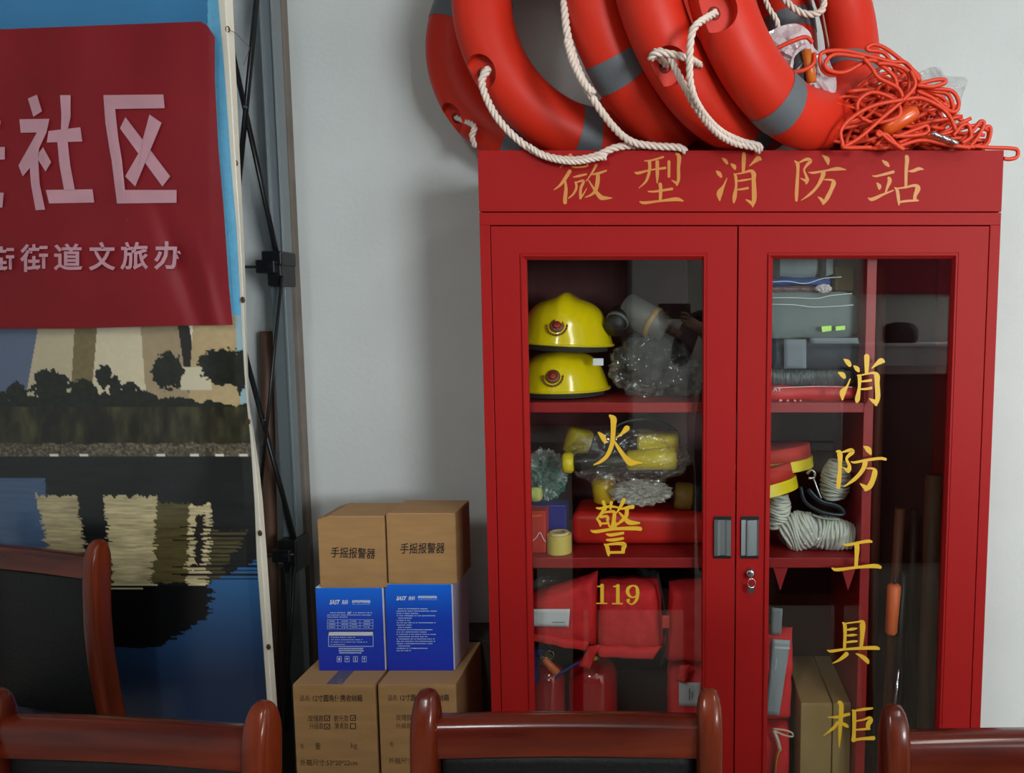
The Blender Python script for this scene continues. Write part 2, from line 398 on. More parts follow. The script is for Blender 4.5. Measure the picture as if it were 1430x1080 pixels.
# doors
M_glass = bpy.data.materials.new('cabinet_glass'); M_glass.use_nodes = True
_n = M_glass.node_tree.nodes; _l = M_glass.node_tree.links; _n.remove(_n['Principled BSDF'])
_t = _n.new('ShaderNodeBsdfTransparent'); _t.inputs[0].default_value = (.93, .95, .94, 1)
_g = _n.new('ShaderNodeBsdfGlossy'); _g.inputs['Roughness'].default_value = .012
_w = _n.new('ShaderNodeLayerWeight'); _w.inputs['Blend'].default_value = .5
_p = _n.new('ShaderNodeMath'); _p.operation = 'POWER'; _p.inputs[1].default_value = 5; _l.new(_w.outputs['Facing'], _p.inputs[0])
_f = _n.new('ShaderNodeMath'); _f.operation = 'MULTIPLY_ADD'; _f.inputs[1].default_value = .95; _f.inputs[2].default_value = .05; _l.new(_p.outputs[0], _f.inputs[0])
_m = _n.new('ShaderNodeMixShader'); _l.new(_f.outputs[0], _m.inputs[0]); _l.new(_t.outputs[0], _m.inputs[1]); _l.new(_g.outputs[0], _m.inputs[2])
_l.new(_m.outputs[0], _n['Material Output'].inputs[0])
def door(x0, x1, ox0, ox1, gx0, gx1, zt, oz, gz, zb):
    bm = B(); ozb = ZB + .10; gzb = ozb + .012
    loops = [((x0, x1, zb, zt), .02), ((x0, x1, zb, zt), .0008), ((x0 + .0008, x1 - .0008, zb + .0008, zt - .0008), 0),
             ((ox0 - .003, ox1 + .003, ozb - .003, oz + .003), 0), ((ox0 - .0025, ox1 + .0025, ozb - .0025, oz + .0025), .0015), ((ox0, ox1, ozb, oz), .0015),
             ((ox0 + .001, ox1 - .001, ozb + .001, oz - .001), -.003), ((ox0 + .004, ox1 - .004, ozb + .004, oz - .004), -.003),
             ((gx0, gx1, gzb, gz), .008), ((gx0, gx1, gzb, gz), .02)]
    R = []
    for (a, b, c, d), y in loops: R.append([bm.verts.new(v) for v in ((a, y, c), (b, y, c), (b, y, d), (a, y, d))])
    for A, C in zip(R, R[1:] + R[:1]):
        for k in range(4): bm.faces.new((A[k], A[(k + 1) % 4], C[(k + 1) % 4], C[k]))
    return bm
ztd = Zp(316, 0)
dl = obj('door', door(XDL, XDM - .0015, Xp(730.2, 500, 0) - .001, Xp(985.2, 500, 0), Xp(737.5, 500, .008), Xp(981, 500, .008), ztd, Zp(355.5, 0), Zp(363, .008), ZB + .004), M_red, cab)
dr = obj('door', door(XDM + .0015, XDR, Xp(1070.8, 500, 0), Xp(1332, 500, 0), Xp(1077.6, 500, .008), Xp(1325, 500, .008), ztd, Zp(354.5, 0), Zp(361.5, .008), ZB + .004), M_red, cab)
obj('glass_pane', box(B(), Xp(737.5, 500, .008) - .004, Xp(981, 500, .008) + .004, .0125, .0155, ZB + .11, Zp(363, .008) + .004), M_glass, dl)
obj('glass_pane', box(B(), Xp(1077.6, 500, .008) - .004, Xp(1325, 500, .008) + .004, .0125, .0155, ZB + .11, Zp(361.5, .008) + .004), M_glass, dr)
# recessed pull handles
for d_, (hx0, hx1), flip in ((dl, (996.8, 1020.8), 1), (dr, (1034.6, 1059.2), -1)):
    a = P(hx0, 721, 0); b = P(hx1, 780, 0); c = (a.x + b.x) / 2; ww = (b.x - a.x) / 2; cz = (a.z + b.z) / 2; hh = (a.z - b.z) / 2
    h = obj('handle', box(B(), c - ww, c + ww, -.003, -.0002, cz - hh, cz + hh, .001), M_black, d_)
    hi = hh - .0085; bm = B()
    prof = [(-ww + .001, -.0075), (-ww * .55, -.0085), (-ww * .25, -.0035), (ww * .25, -.0035), (ww * .5, -.0075), (ww - .001, -.0075)] if flip > 0 else [(-ww + .001, -.006), (-ww * .45, -.004), (-ww * .35, -.0085), (-ww * .2, -.0085), (ww * .75, -.0055), (ww - .001, -.0075)]
    V = [[bm.verts.new((c + x, y, z)) for x, y in prof + [(ww - .001, -.003), (-ww + .001, -.003)]] for z in (cz - hi, cz + hi)]
    n = len(V[0])
    for k in range(n): bm.faces.new((V[0][k], V[0][(k + 1) % n], V[1][(k + 1) % n], V[1][k]))
    bm.faces.new(V[0][::-1]); bm.faces.new(V[1])
    obj('handle_grip', bm, M_alu, d_)
# lock with its key
q = P(1047.5, 799.5, 0)
obj('lock', lathe(B(), [(.0125, 0), (.0125, .0025), (.0105, .005), (.0095, .011), (.0065, .013), (0, .013)], (q.x, 0, q.z), 'Y', 28), M_chrome, dr, True)
obj('keyhole', box(B(), q.x - .0012, q.x + .0012, -.0145, -.012, q.z - .004, q.z + .004), M_black, dr)
t = thing('key', 'small metal key on a ring hanging from the cabinet lock', 'key', (q.x, -.016, q.z - .05))
bm = B(); box(bm, q.x - .0012, q.x + .0012, -.026, -.012, q.z - .012, q.z + .004, .0005)
obj('blade', bm, M_chrome, t)
bm = B(); a = np.linspace(0, 2 * math.pi, 24, endpoint=False)
tube(bm, [(q.x + .002 + .009 * math.cos(k), -.02, q.z - .02 + .011 * math.sin(k)) for k in a], .0009, 6, True)
obj('key_ring', bm, M_chrome, t)
bm = B(); lathe(bm, [(0, -.001), (.0075, -.001), (.0075, .001), (0, .001)], (q.x + .001, -.019, q.z - .036), 'Y', 20, Matrix.Scale(1.4, 4, (0, 0, 1)))
obj('key_head', bm, mat('dull_steel', (90, 85, 82), .4, metal=.7), t)
# ------------------------------------------------------------------ lettering
hd = [o for o in cab.children if o.name.startswith('header')][0]
CH = {
'w': (765, 210, 12, [[(375,70,60),(390,130,70)],[(375,100,60),(300,200,40),(205,290,15)],[(375,340,60),(280,490,60),(200,590,40),(100,665,12)],[(290,500,30),(305,650,55),(290,800,65),(290,890,60)],
  [(545,100,40),(540,230,40)],[(430,200,30),(425,280,30),(650,265,30),(655,190,30)],[(425,450,15),(520,430,40),(650,400,30)],[(465,530,40),(480,620,40),(430,730,35),(345,805,20)],[(465,540,20),(580,510,40),(595,540,45),(555,630,45),(545,740,45),(540,820,20)],[(540,810,40),(600,730,25),(655,635,10)],
  [(815,240,50),(740,380,30),(640,520,15)],[(740,405,20),(850,385,45),(985,340,30)],[(840,410,60),(835,520,70),(800,670,60),(720,750,35),(620,790,12)],[(680,500,20),(770,640,40),(880,780,80),(960,800,60),(1080,800,15)]]),
'x': (875, 210, 12, [[(300,180,20),(430,165,30),(620,110,35)],[(135,370,20),(200,380,50),(400,330,25),(655,295,45)],[(385,190,55),(385,330,50),(330,510,40),(205,635,12)],[(515,180,60),(515,400,55),(512,550,20)],[(710,180,50),(710,450,45)],[(830,50,40),(880,110,70),(870,300,55),(870,480,55),(840,590,30)],[(850,560,50),(820,540,45),(755,500,12)],[(560,555,60),(572,650,58),(565,840,50)],[(360,690,20),(480,690,35),(770,645,45)],[(220,860,20),(300,880,50),(560,850,35),(830,820,65),(950,850,25)]]),
'f': (1095, 210, 12, [[(175,175,15),(225,230,60),(230,350,50),(210,700,60),(205,850,40)],[(250,205,25),(380,150,50),(440,180,60),(380,250,45),(335,330,30),(375,440,45),(385,500,65),(370,565,25)],[(370,520,50),(320,490,30),(270,468,10)],[(640,80,15),(720,150,80),(740,245,20)],[(405,370,10),(500,375,40),(700,340,30),(890,310,60),(1040,325,15)],[(660,365,80),(640,450,70),(560,600,50),(440,730,45),(285,840,10)],[(670,490,20),(800,500,40),(830,550,80),(790,660,65),(720,800,70),(650,905,35)],[(660,870,60),(620,820,50),(565,780,12)]]),
'z': (1200, 210, 12, [[(385,170,20),(450,220,70),(500,270,30)],[(215,428,12),(300,430,35),(580,360,50)],[(290,540,12),(335,600,70),(335,655,30)],[(490,455,50),(510,510,70),(470,620,45),(435,720,25)],[(145,800,15),(220,820,60),(400,740,40),(575,670,20)],[(790,90,60),(800,160,70),(785,350,55),(780,630,45)],[(820,350,15),(900,345,50),(1000,310,55),(1080,320,12)],[(590,625,20),(635,670,55),(660,850,50),(665,920,20)],[(640,640,25),(780,620,35),(930,590,50),(980,640,90),(935,760,60),(930,830,60)],[(660,870,35),(800,850,40),(990,840,30)]])}
XIAO = [[(280,130,15),(330,170,60),(370,225,40)],[(180,345,15),(230,390,70),(270,450,35)],[(365,465,12),(305,600,40),(240,720,100),(240,845,20)],[(425,225,15),(480,270,70),(500,320,30)],[(645,40,50),(645,130,70),(635,360,50)],[(740,265,12),(820,190,50),(890,140,90),(940,160,20)],[(480,390,20),(510,450,50),(515,600,40),(490,780,70),(475,885,20)],[(500,400,20),(620,380,30),(760,345,50),(810,400,80),(810,500,70),(820,800,80),(790,950,25)],[(790,900,60),(740,860,50),(675,825,12)],[(540,515,25),(620,505,35),(770,480,25)],[(540,660,25),(620,650,35),(720,630,40)]]
CH['xi'] = (985, 210, 12, XIAO)
for k in ('w', 'x', 'xi', 'f', 'z'):
    ox, oy, s, st = CH[k]; brush(st, ox, oy, s, -.0013, 'character', M_goldd, hd)
GL = [
(dl, 820, 570, 10.8, [[(335,110,30),(395,165,95),(395,260,80),(390,400,70),(370,560,65),(300,720,60),(200,810,45),(100,860,15)],[(165,365,20),(230,430,75),(268,505,60),(265,530,30)],[(435,452,15),(520,390,40),(590,315,85),(620,290,70)],[(410,490,15),(450,570,45),(560,730,70),(650,820,100),(740,825,50),(830,830,12)]]),
(dl, 820, 690, 10.8, [[(135,210,20),(200,220,40),(340,190,40),(490,210,25)],[(240,110,50),(270,200,50),(275,250,30)],[(365,120,50),(350,230,35)],[(250,240,50),(200,320,45),(140,380,20)],[(220,290,25),(390,265,45),(410,330,55),(385,480,60),(340,490,35),(310,430,15)],[(150,380,30),(190,430,45),(200,490,25)],[(200,350,35),(300,340,40),(310,410,45)],[(210,450,30),(330,440,35)],[(430,430,35),(430,520,35)],
  [(560,80,60),(500,200,45),(440,290,20)],[(510,230,25),(600,210,50),(700,195,60)],[(600,230,60),(590,330,60),(530,400,50),(440,470,25)],[(480,280,25),(560,360,50),(640,430,75),(795,440,25)],[(50,550,15),(130,570,50),(400,530,45),(700,520,60),(815,530,60)],[(285,605,20),(360,620,50),(550,590,40)],[(290,695,30),(400,695,50),(545,670,40)],[(255,755,20),(300,800,60),(320,900,50),(325,940,20)],[(300,765,30),(480,750,50),(560,770,70),(545,830,60),(540,890,50)],[(320,885,40),(560,880,40)]]),
(dl, 820, 800, 14.3, [[(200,275,15),(250,275,35),(320,245,30)],[(298,240,70),(298,610,70)],[(185,615,26),(395,615,26)]]),
(dl, 820, 800, 14.3, [[(515,275,15),(565,275,35),(635,245,30)],[(613,245,70),(613,615,70)],[(500,620,26),(705,620,26)]]),
(dl, 820, 800, 14.3, [[(915,255,28),(830,300,60),(805,380,72),(840,460,55),(910,495,28),(985,460,40),(1005,380,70),(985,290,50),(915,255,28)],[(1015,390,65),(985,540,60),(900,630,30),(820,600,30),(820,560,75),(835,535,50)]]),
(dr, 1155, 490, 10.8, [[(250,125,15),(310,170,75),(350,230,50)],[(400,225,15),(450,270,70),(480,315,35)],[(165,325,15),(230,360,75),(268,412,45)],[(350,425,20),(300,540,35),(238,630,95),(232,745,20)],[(595,65,70),(600,130,80),(595,350,50)],[(675,265,15),(760,190,60),(820,155,90),(870,172,20)],[(455,370,20),(490,400,60),(485,560,45),(460,720,75),(450,775,45)],[(480,375,25),(600,350,25),(700,335,40),(750,380,85),(755,500,75),(765,700,75),(735,825,40)],[(740,780,80),(700,760,60),(635,722,12)],[(510,465,25),(600,455,35),(670,445,40)],[(510,580,25),(600,575,35),(675,560,40)]]),
(dr, 1155, 615, 10.8, [[(135,165,15),(190,200,80),(195,400,55),(180,600,70),(165,720,60)],[(220,185,20),(350,150,55),(380,180,70),(320,240,50),(295,290,40),(335,380,50),(330,440,70),(320,490,28)],[(310,460,60),(270,430,30),(230,405,10)],[(550,90,15),(620,140,85),(660,215,30)],[(360,325,15),(420,335,35),(600,300,40),(800,275,45),(890,290,40)],[(575,320,80),(560,400,70),(500,500,60),(400,600,55),(250,705,12)],[(600,425,20),(690,430,35),(720,480,80),(690,600,80),(640,700,80),(570,760,35)],[(590,720,80),(545,690,50),(495,650,10)]]),
(dr, 1145, 745, 10.8, [[(340,165,15),(420,175,40),(600,140,45),(730,120,50),(785,130,30)],[(555,170,75),(560,240,75),(550,400,55),(545,510,55)],[(180,525,20),(260,550,50),(560,515,40),(820,495,65),(920,515,45)]]),
(dr, 1145, 850, 10.8, [[(340,215,20),(375,250,55),(380,400,50),(370,620,45)],[(400,225,25),(560,205,25),(640,200,50),(645,260,85),(640,400,65),(620,600,50)],[(400,325,20),(490,312,45),(565,300,15)],[(400,410,25),(490,403,40),(560,400,15)],[(400,512,30),(490,500,35),(565,495,25)],[(105,630,12),(180,645,45),(400,615,35),(800,595,60),(895,610,40)],[(410,675,65),(380,710,65),(290,780,40),(190,830,12)],[(540,680,12),(640,730,60),(710,790,65),(730,835,25)]]),
(dr, 1140, 965, 10.8, [[(340,165,50),(375,220,70),(370,400,65),(355,650,50),(345,850,15)],[(175,400,15),(330,395,45),(500,350,45)],[(330,470,45),(260,560,50),(110,680,15)],[(390,490,40),(440,520,55),(480,550,30)],[(540,290,20),(570,340,60),(570,600,55),(560,760,70)],[(590,300,30),(720,280,45),(850,265,30)],[(590,460,25),(720,435,30),(800,410,50),(820,450,70),(785,500,75),(775,570,60)],[(590,590,25),(720,580,35),(810,575,30)],[(560,745,40),(700,725,45),(875,715,65)]])]
for d_, ox, oy, s, st in GL: brush(st, ox, oy, s, .0122, 'character' if s < 12 else 'numeral', M_gold, d_)
# ================================================================== LIFEBUOYS
RT = .07
RINGS = [(-.345, .348, .111, .067, .25, 160, 216), (-.211, .223, .473, .115, .278, 262, 209), (-.001, .156, .879, .106, .29, 219, 268), (.113, .072, .86, .141, .283, 275, 220), (.259, .03, .801, .177, .258, 246, 199)]
def ring_frame(k):
    X, Y, a, tau, Rc, tb, tn = RINGS[k]
    d = Vector((math.cos(a), math.sin(a), 0)); nn = Vector((-math.sin(a), math.cos(a), 0))
    u = math.cos(tau) * Vector((0, 0, 1)) + math.sin(tau) * nn
    n = u.cross(d); n = n if n.y < 0 else -n      # outward, towards the room
    C = Vector((X, Y, 1.8 + Rc * math.cos(tau) + RT)); return C, d, u, n, Rc, tb, tn
def ring_pt(k, deg, rad=0, front=0):
    C, d, u, n, Rc, tb, tn = ring_frame(k); t = math.radians(deg)
    return C + (Rc + rad) * (math.cos(t) * d + math.sin(t) * u) + n * front
RL = ['orange-red lifebuoy at the far left against the wall, its left edge outermost of the row', 'orange-red lifebuoy second from the left, white rope tied through its notch',
      'orange-red lifebuoy in the middle of the row with a grey band facing out', 'orange-red lifebuoy fourth from the left, tucked behind the frontmost one', 'frontmost orange-red lifebuoy at the right of the row, orange cord piled beside it']
bands0 = []
def ring_bm(k, a0=0, a1=360, r=RT, nseg=112, ns=32):
    C, d, u, n, Rc, tb, tn = ring_frame(k); bm = B(); full = (a1 - a0) >= 360; R = []
    m = nseg if full else max(4, int((a1 - a0) / 360 * nseg) + 1)
    for i in range(m if full else m + 1):
        t = math.radians(a0 + (a1 - a0) * i / m); e = math.cos(t) * d + math.sin(t) * u
        R.append([bm.verts.new(C + e * (Rc + r * math.cos(2 * math.pi * j / ns)) + n * r * .93 * math.sin(2 * math.pi * j / ns)) for j in range(ns)])
    for i in range(len(R) if full else len(R) - 1):
        A = R[i]; Q = R[(i + 1) % len(R)]
        for j in range(ns): bm.faces.new((A[j], Q[j], Q[(j + 1) % ns], A[(j + 1) % ns]))
    return bm
for k in range(5):
    C, d, u, n, Rc, tb, tn = ring_frame(k)
    base = C - u * (Rc + RT); t = thing('lifebuoy', RL[k], 'lifebuoy', (C.x, C.y, 1.8), 'lifebuoys on top of the cabinet')
    bm = ring_bm(k); bmesh.ops.recalc_face_normals(bm, faces=bm.faces)
    me = bpy.data.meshes.new('body'); bm.to_mesh(me); bm.free(); o = bpy.data.objects.new('cut', me); COL.objects.link(o)
    cb = B(); holes = []
    for q in range(4):
        tt = math.radians(tn + 90 * q); e = math.cos(tt) * d + math.sin(tt) * u; tg = -math.sin(tt) * d + math.cos(tt) * u
        ax = (n * .8 + e * .6).normalized(); side = ax.cross(tg).normalized()
        c0 = C + e * (Rc + RT * .72) + n * RT * .12
        mt = Matrix((tuple(tg) + (0,), tuple(side) + (0,), tuple(ax) + (0,), (0, 0, 0, 1))).transposed(); mt.translation = c0
        tb_ = B(); bmesh.ops.create_cone(tb_, cap_ends=True, segments=40, radius1=.038, radius2=.050, depth=.14, matrix=Matrix.Translation((0, 0, .07)))
        bmesh.ops.transform(tb_, matrix=mt, verts=tb_.verts); join(cb, tb_)
        holes.append(c0)
    bmesh.ops.recalc_face_normals(cb, faces=cb.faces)
    mc = bpy.data.meshes.new('cutter'); cb.to_mesh(mc); cb.free(); oc = bpy.data.objects.new('cutter', mc); COL.objects.link(oc)
    md = o.modifiers.new('b', 'BOOLEAN'); md.operation = 'DIFFERENCE'; md.object = oc; md.solver = 'EXACT'
    bpy.context.view_layer.update()
    me2 = bpy.data.meshes.new_from_object(o.evaluated_get(bpy.context.evaluated_depsgraph_get()))
    bpy.data.objects.remove(o); bpy.data.objects.remove(oc); me2.materials.clear()
    body = fin('body', me2, M_buoy, t, True); me2.set_sharp_from_angle(angle=math.radians(35))
    for q in range(4):
        b_ = obj('reflective_band', ring_bm(k, tb + 90 * q - 5.2, tb + 90 * q + 5.2, RT + .0012), M_band, t, True)
    for c0 in holes:
        obj('rope_hole', lathe(B(), [(0, .0), (.010, .0), (.013, .001), (.013, -.002), (0, -.002)], (0, 0, 0), 'Z', 20, Matrix.Translation(c0) @ (n * .8 + (c0 - C).normalized() * .6).to_track_quat('Z', 'Y').to_matrix().to_4x4()), mat('dark_hole', (110, 18, 14), .8), t, True)
# ropes: (px, py, depth) followed from the photograph
def rp(pts): return [P(*p) for p in pts]
def hole(k, q=0):
    C, d, u, n, Rc, tb, tn = ring_frame(k); return tuple(ring_pt(k, tn + 90 * q, RT * .70, RT * .12 + .004))
h = [hole(k) for k in range(5)]
def add_rope(name, lab, pts, r=.0088, extra=None):
    bm = B(); rope_bm(bm, pts, r)
    if extra: extra(bm)
    return tag(obj(name, bm, M_rope, None, True), lab, 'rope', 'white lifebuoy ropes')
def knot(pts, r=.0105):
    def f(bm):
        rope_bm(bm, pts, r, .03)
    return f
add_rope('grab_rope', 'white twisted rope looping down from the second lifebuoy over the cabinet top edge',
         [h[1]] + rp([(681, 98, .005), (673, 112, .0), (679, 136, -.003), (697, 168, -.008), (728, 199, -.014), (762, 218, -.0145), (800, 223.5, -.0145), (832, 218, -.0145), (857, 207, -.013), (882, 203.5, .0), (915, 206, .04), (940, 212, .09)]),
         .0088, knot(rp([(738, 204, -.022), (762, 219, -.025), (800, 226, -.026), (838, 220, -.024), (846, 221, -.020)]), .0075))
add_rope('grab_rope', 'white twisted rope hanging down in front of the middle lifebuoy',
         rp([(786, -60, -.1), (788, 0, -.1), (793, 50, -.1), (812, 108, -.1), (836, 150, -.09), (862, 183, -.05), (885, 199, -.02), (915, 204, -.012), (948, 206, -.012), (957, 212, -.004)]),
         .0088, knot(rp([(792, 55, -.105), (800, 85, -.108), (815, 115, -.108), (829, 131, -.105)]), .0095))
add_rope('grab_rope', 'white twisted rope from the frontmost lifebuoy hanging to the cabinet top',
         [h[4]] + rp([(975, 33, -.25), (966, 48, -.25), (963, 90, -.24), (966, 125, -.22), (980, 155, -.17), (1005, 182, -.1), (1035, 197, -.05), (1058, 203, -.03), (1063, 209, -.02)]), .0076)
add_rope('grab_rope', 'white twisted rope crossing from the fourth lifebuoy and running down beside another rope',
         [h[3]] + rp([(915, 73, -.19), (932, 76, -.2), (945, 100, -.2), (958, 125, -.2), (975, 155, -.17), (1000, 185, -.11), (1025, 200, -.06), (1053, 206, -.03), (1060, 212, -.018)]), .0076)
add_rope('grab_rope', 'short white twisted rope stretched across from the fourth lifebuoy behind the frontmost one',
         rp([(908, 83, -.2), (915, 75, -.21), (935, 75, -.21), (962, 82, -.2), (978, 91, -.15)]), .0076)
add_rope('grab_rope', 'short white rope end dangling at the left corner of the cabinet top', [h[0]] + rp([(662, 176, .24), (659, 190, .24), (663, 205, .26)]), .008)
add_rope('grab_rope', 'white rope hanging inside the frontmost lifebuoy at the top of the photo', rp([(1015, -40, -.02), (1024, 10, -.02), (1029, 45, .0), (1031, 60, .02)]), .0075)
add_rope('grab_rope', 'thin white rope behind the frontmost lifebuoy above the plastic bag', rp([(1060, -30, .1), (1072, 8, .1), (1084, 28, .1), (1088, 50, .12)]), .007)
add_rope('grab_rope', 'white rope sagging in a shallow arc at the top right of the lifebuoys', rp([(1075, -20, .15), (1098, 2, .15), (1112, 14, .15), (1130, 20, .15), (1148, 14, .15), (1152, -10, .15)]), .0085)
bm = B(); tube(bm, cr(rp([(1140, -30, .17), (1146, 8, .17), (1152, 40, .18), (1158, 75, .19), (1159, 100, .2)]), 8), .008, 8, flat=.4)
tag(obj('strap', bm, mat('beige_strap', (170, 130, 112), .8), None, True), 'beige strap running down behind the frontmost lifebuoy', 'strap')
# ================================================================== ORANGE CORD PILE
rnd = random.Random(5)
def cord(pts, n=8): return cr([tuple(P(*p)) for p in pts], n)
def c2(pts, y):  # points read from the enlarged crop
    return [(1140 + a / 4.931, 50 + b / 4.931, y if len(r) == 0 else r[0]) for a, b, *r in pts]
TR = [
 c2([(560, 300), (480, 130), (360, 100), (350, 80), (400, 60), (480, 90), (600, 180), (700, 270), (710, 310)], -.02),
 c2([(710, 310), (620, 190), (520, 180), (400, 150), (200, 105), (60, 110), (25, 150), (45, 240), (130, 270), (260, 210), (330, 180)], -.03),
 c2([(330, 150), (130, 130), (60, 190), (90, 240), (200, 250), (360, 170), (440, 200), (540, 290), (560, 400), (600, 440)], -.04),
 c2([(600, 440), (560, 360), (430, 290), (380, 220), (330, 160)], -.05),
 c2([(600, 440), (640, 360), (630, 250), (530, 200), (420, 190)], -.045),
 c2([(600, 440), (400, 480), (250, 560), (170, 650), (180, 740), (200, 770), (380, 770)], -.06),
 c2([(180, 770), (300, 700), (460, 560), (600, 440), (680, 340), (650, 240)], -.055),
 c2([(600, 440), (720, 430), (850, 490), (920, 560), (960, 650)], -.05),
 c2([(670, 320), (780, 360), (930, 380), (980, 460), (960, 520), (900, 510), (800, 430), (690, 380)], -.02),
 c2([(680, 340), (800, 380), (900, 400), (940, 480), (930, 520), (860, 480), (740, 400)], -.015),
 c2([(700, 330), (850, 300), (890, 320), (800, 350), (690, 340)], -.03),
 c2([(420, 690), (480, 680), (560, 760), (600, 780), (500, 720), (430, 660), (420, 690)], -.06),
 c2([(300, 560), (400, 600), (560, 560), (570, 480), (500, 420), (380, 390), (290, 450), (290, 540), (330, 580)], -.04),
 c2([(540, 700), (700, 640), (760, 620), (760, 670), (640, 690), (520, 690)], -.04),
 c2([(940, 690), (1000, 620), (1040, 610), (1060, 650), (1060, 700), (1000, 740)], -.01),
 c2([(980, 740), (1080, 650), (1130, 590), (1155, 610), (1110, 700), (1060, 760)], -.0),
 c2([(1000, 760), (1100, 680), (1180, 625), (1200, 660), (1170, 750), (1080, 770)], .01),
 c2([(960, 760), (1090, 690), (1170, 630), (1185, 690), (1140, 760), (1040, 775)], .03),
 c2([(1080, 760), (1200, 770), (1340, 775), (1385, 790), (1380, 835), (1330, 850), (1290, 845)], .0),
 c2([(560, 740), (700, 690), (860, 730), (980, 760), (1090, 765)], -.03),
 c2([(540, 770), (720, 720), (900, 750), (1060, 772)], -.035),
 c2([(600, 690), (760, 680), (860, 700), (960, 740)], -.02),
]
bm = B()
for t_ in TR: tube(bm, cord(t_), .0047, 7)
cen = P(1245, 168, .08)
for i in range(120):  # loops piled behind and under the traced ones
    px = rnd.gauss(1250, 34); py = 205 - abs(rnd.gauss(0, 38)); Y = rnd.uniform(.0, .19)
    top = 85 + abs(px - 1245) * .85
    if py < top: py = top + rnd.uniform(0, 20)
    a0 = rnd.uniform(-.9, .7); L = rnd.uniform(26, 62); W = rnd.uniform(7, 22); pts = []
    for q in range(7):
        a = 2 * math.pi * q / 7 * .96; ex = L * math.cos(a) + rnd.uniform(-5, 5); ey = W * math.sin(a) + rnd.uniform(-4, 4)
        x = px + ex * math.cos(a0) - ey * math.sin(a0); y = py + ex * math.sin(a0) + ey * math.cos(a0)
        y = min(y, 207); pts.append((x, max(y, 88 + abs(x - 1245) * .7), Y + rnd.uniform(-.02, .02)))
    v = cord(pts, 5)
    for r_ in v:
        r_[2] = max(r_[2], 1.806 if r_[1] > -.005 else 1.8)
    tube(bm, v, .0047, 6)
for i in range(44):  # near-horizontal strands lying on the cabinet top
    x0 = rnd.uniform(1172, 1250); x1 = x0 + rnd.uniform(70, 150); y = rnd.uniform(185, 206); Y = rnd.uniform(-.0, .15)
    pts = [(x0, y + rnd.uniform(-12, 2), Y), (x0 * .7 + x1 * .3, y + rnd.uniform(-14, 4), Y), (x0 * .35 + x1 * .65, y + rnd.uniform(-6, 4), Y), (min(x1, 1375), y + rnd.uniform(-4, 4), Y)]
    v = cord(pts, 6)
    for r_ in v: r_[2] = max(r_[2], 1.806 if r_[1] > -.005 else 1.8)
    tube(bm, v, .0047, 6)
cordo = tag(obj('throw_cord', bm, M_orope, None, True), 'big tangle of bright orange cord heaped at the right end of the cabinet top', 'rope')
TR2 = [c2([(-330, -60), (-300, 0), (-240, 60), (-190, 80)], -.02)]
bm = B()
for pts in ([(1048, 78, .0), (1075, 72, -.02), (1105, 58, -.03), (1125, 52, -.03), (1135, 60, -.03)], [(1050, 72, .01), (1075, 78, 0), (1092, 95, 0)], [(1062, 97, .0), (1085, 98, -.03), (1115, 100, -.04), (1135, 90, -.04), (1137, 75, -.03)],
            [(1066, 103, .02), (1095, 108, .0), (1101, 118, .0), (1075, 113, .02)], [(1070, 92, .02), (1098, 100, .01), (1100, 112, 0), (1078, 118, .02)], [(1056, 85, .04), (1080, 90, .02), (1098, 112, .02)]):
    tube(bm, cord(pts), .0047, 7)
tag(obj('throw_cord', bm, M_orope, None, True), 'orange cord spilling over the milky plastic bag inside the frontmost lifebuoy', 'rope')
a = P(1238, 180, -.025); b = P(1276, 157, -.03)
q = (b - a); bm = B(); lathe(bm, [(0, -.045), (.010, -.043), (.0165, -.03), (.018, 0), (.0165, .03), (.010, .043), (0, .045)], (0, 0, 0), 'Z', 20, Matrix.Translation((a + b) / 2) @ q.to_track_quat('Z', 'Y').to_matrix().to_4x4())
tag(obj('cord_float', bm, mat('translucent_orange', (214, 84, 26), .3, coat=.3), None, True), 'glossy orange oval float half buried in the orange cord', 'float')
a = P(1301, 186, -.05); b = P(1338, 201, -.05); bm = B(); q = (b - a); mq = Matrix.Translation((a + b) / 2) @ q.to_track_quat('Z', 'Y').to_matrix().to_4x4()
lathe(bm, [(0, -.033), (.005, -.033), (.006, -.02), (.0045, -.018), (.0045, -.012), (.0062, -.01), (.0062, .006), (.0045, .008), (.0045, .012), (.006, .014), (.005, .03), (0, .034)], (0, 0, 0), 'Z', 16, mq)
tag(obj('swivel_clip', bm, M_chrome, None, True), 'small chrome swivel clip lying in the orange cord', 'clip')
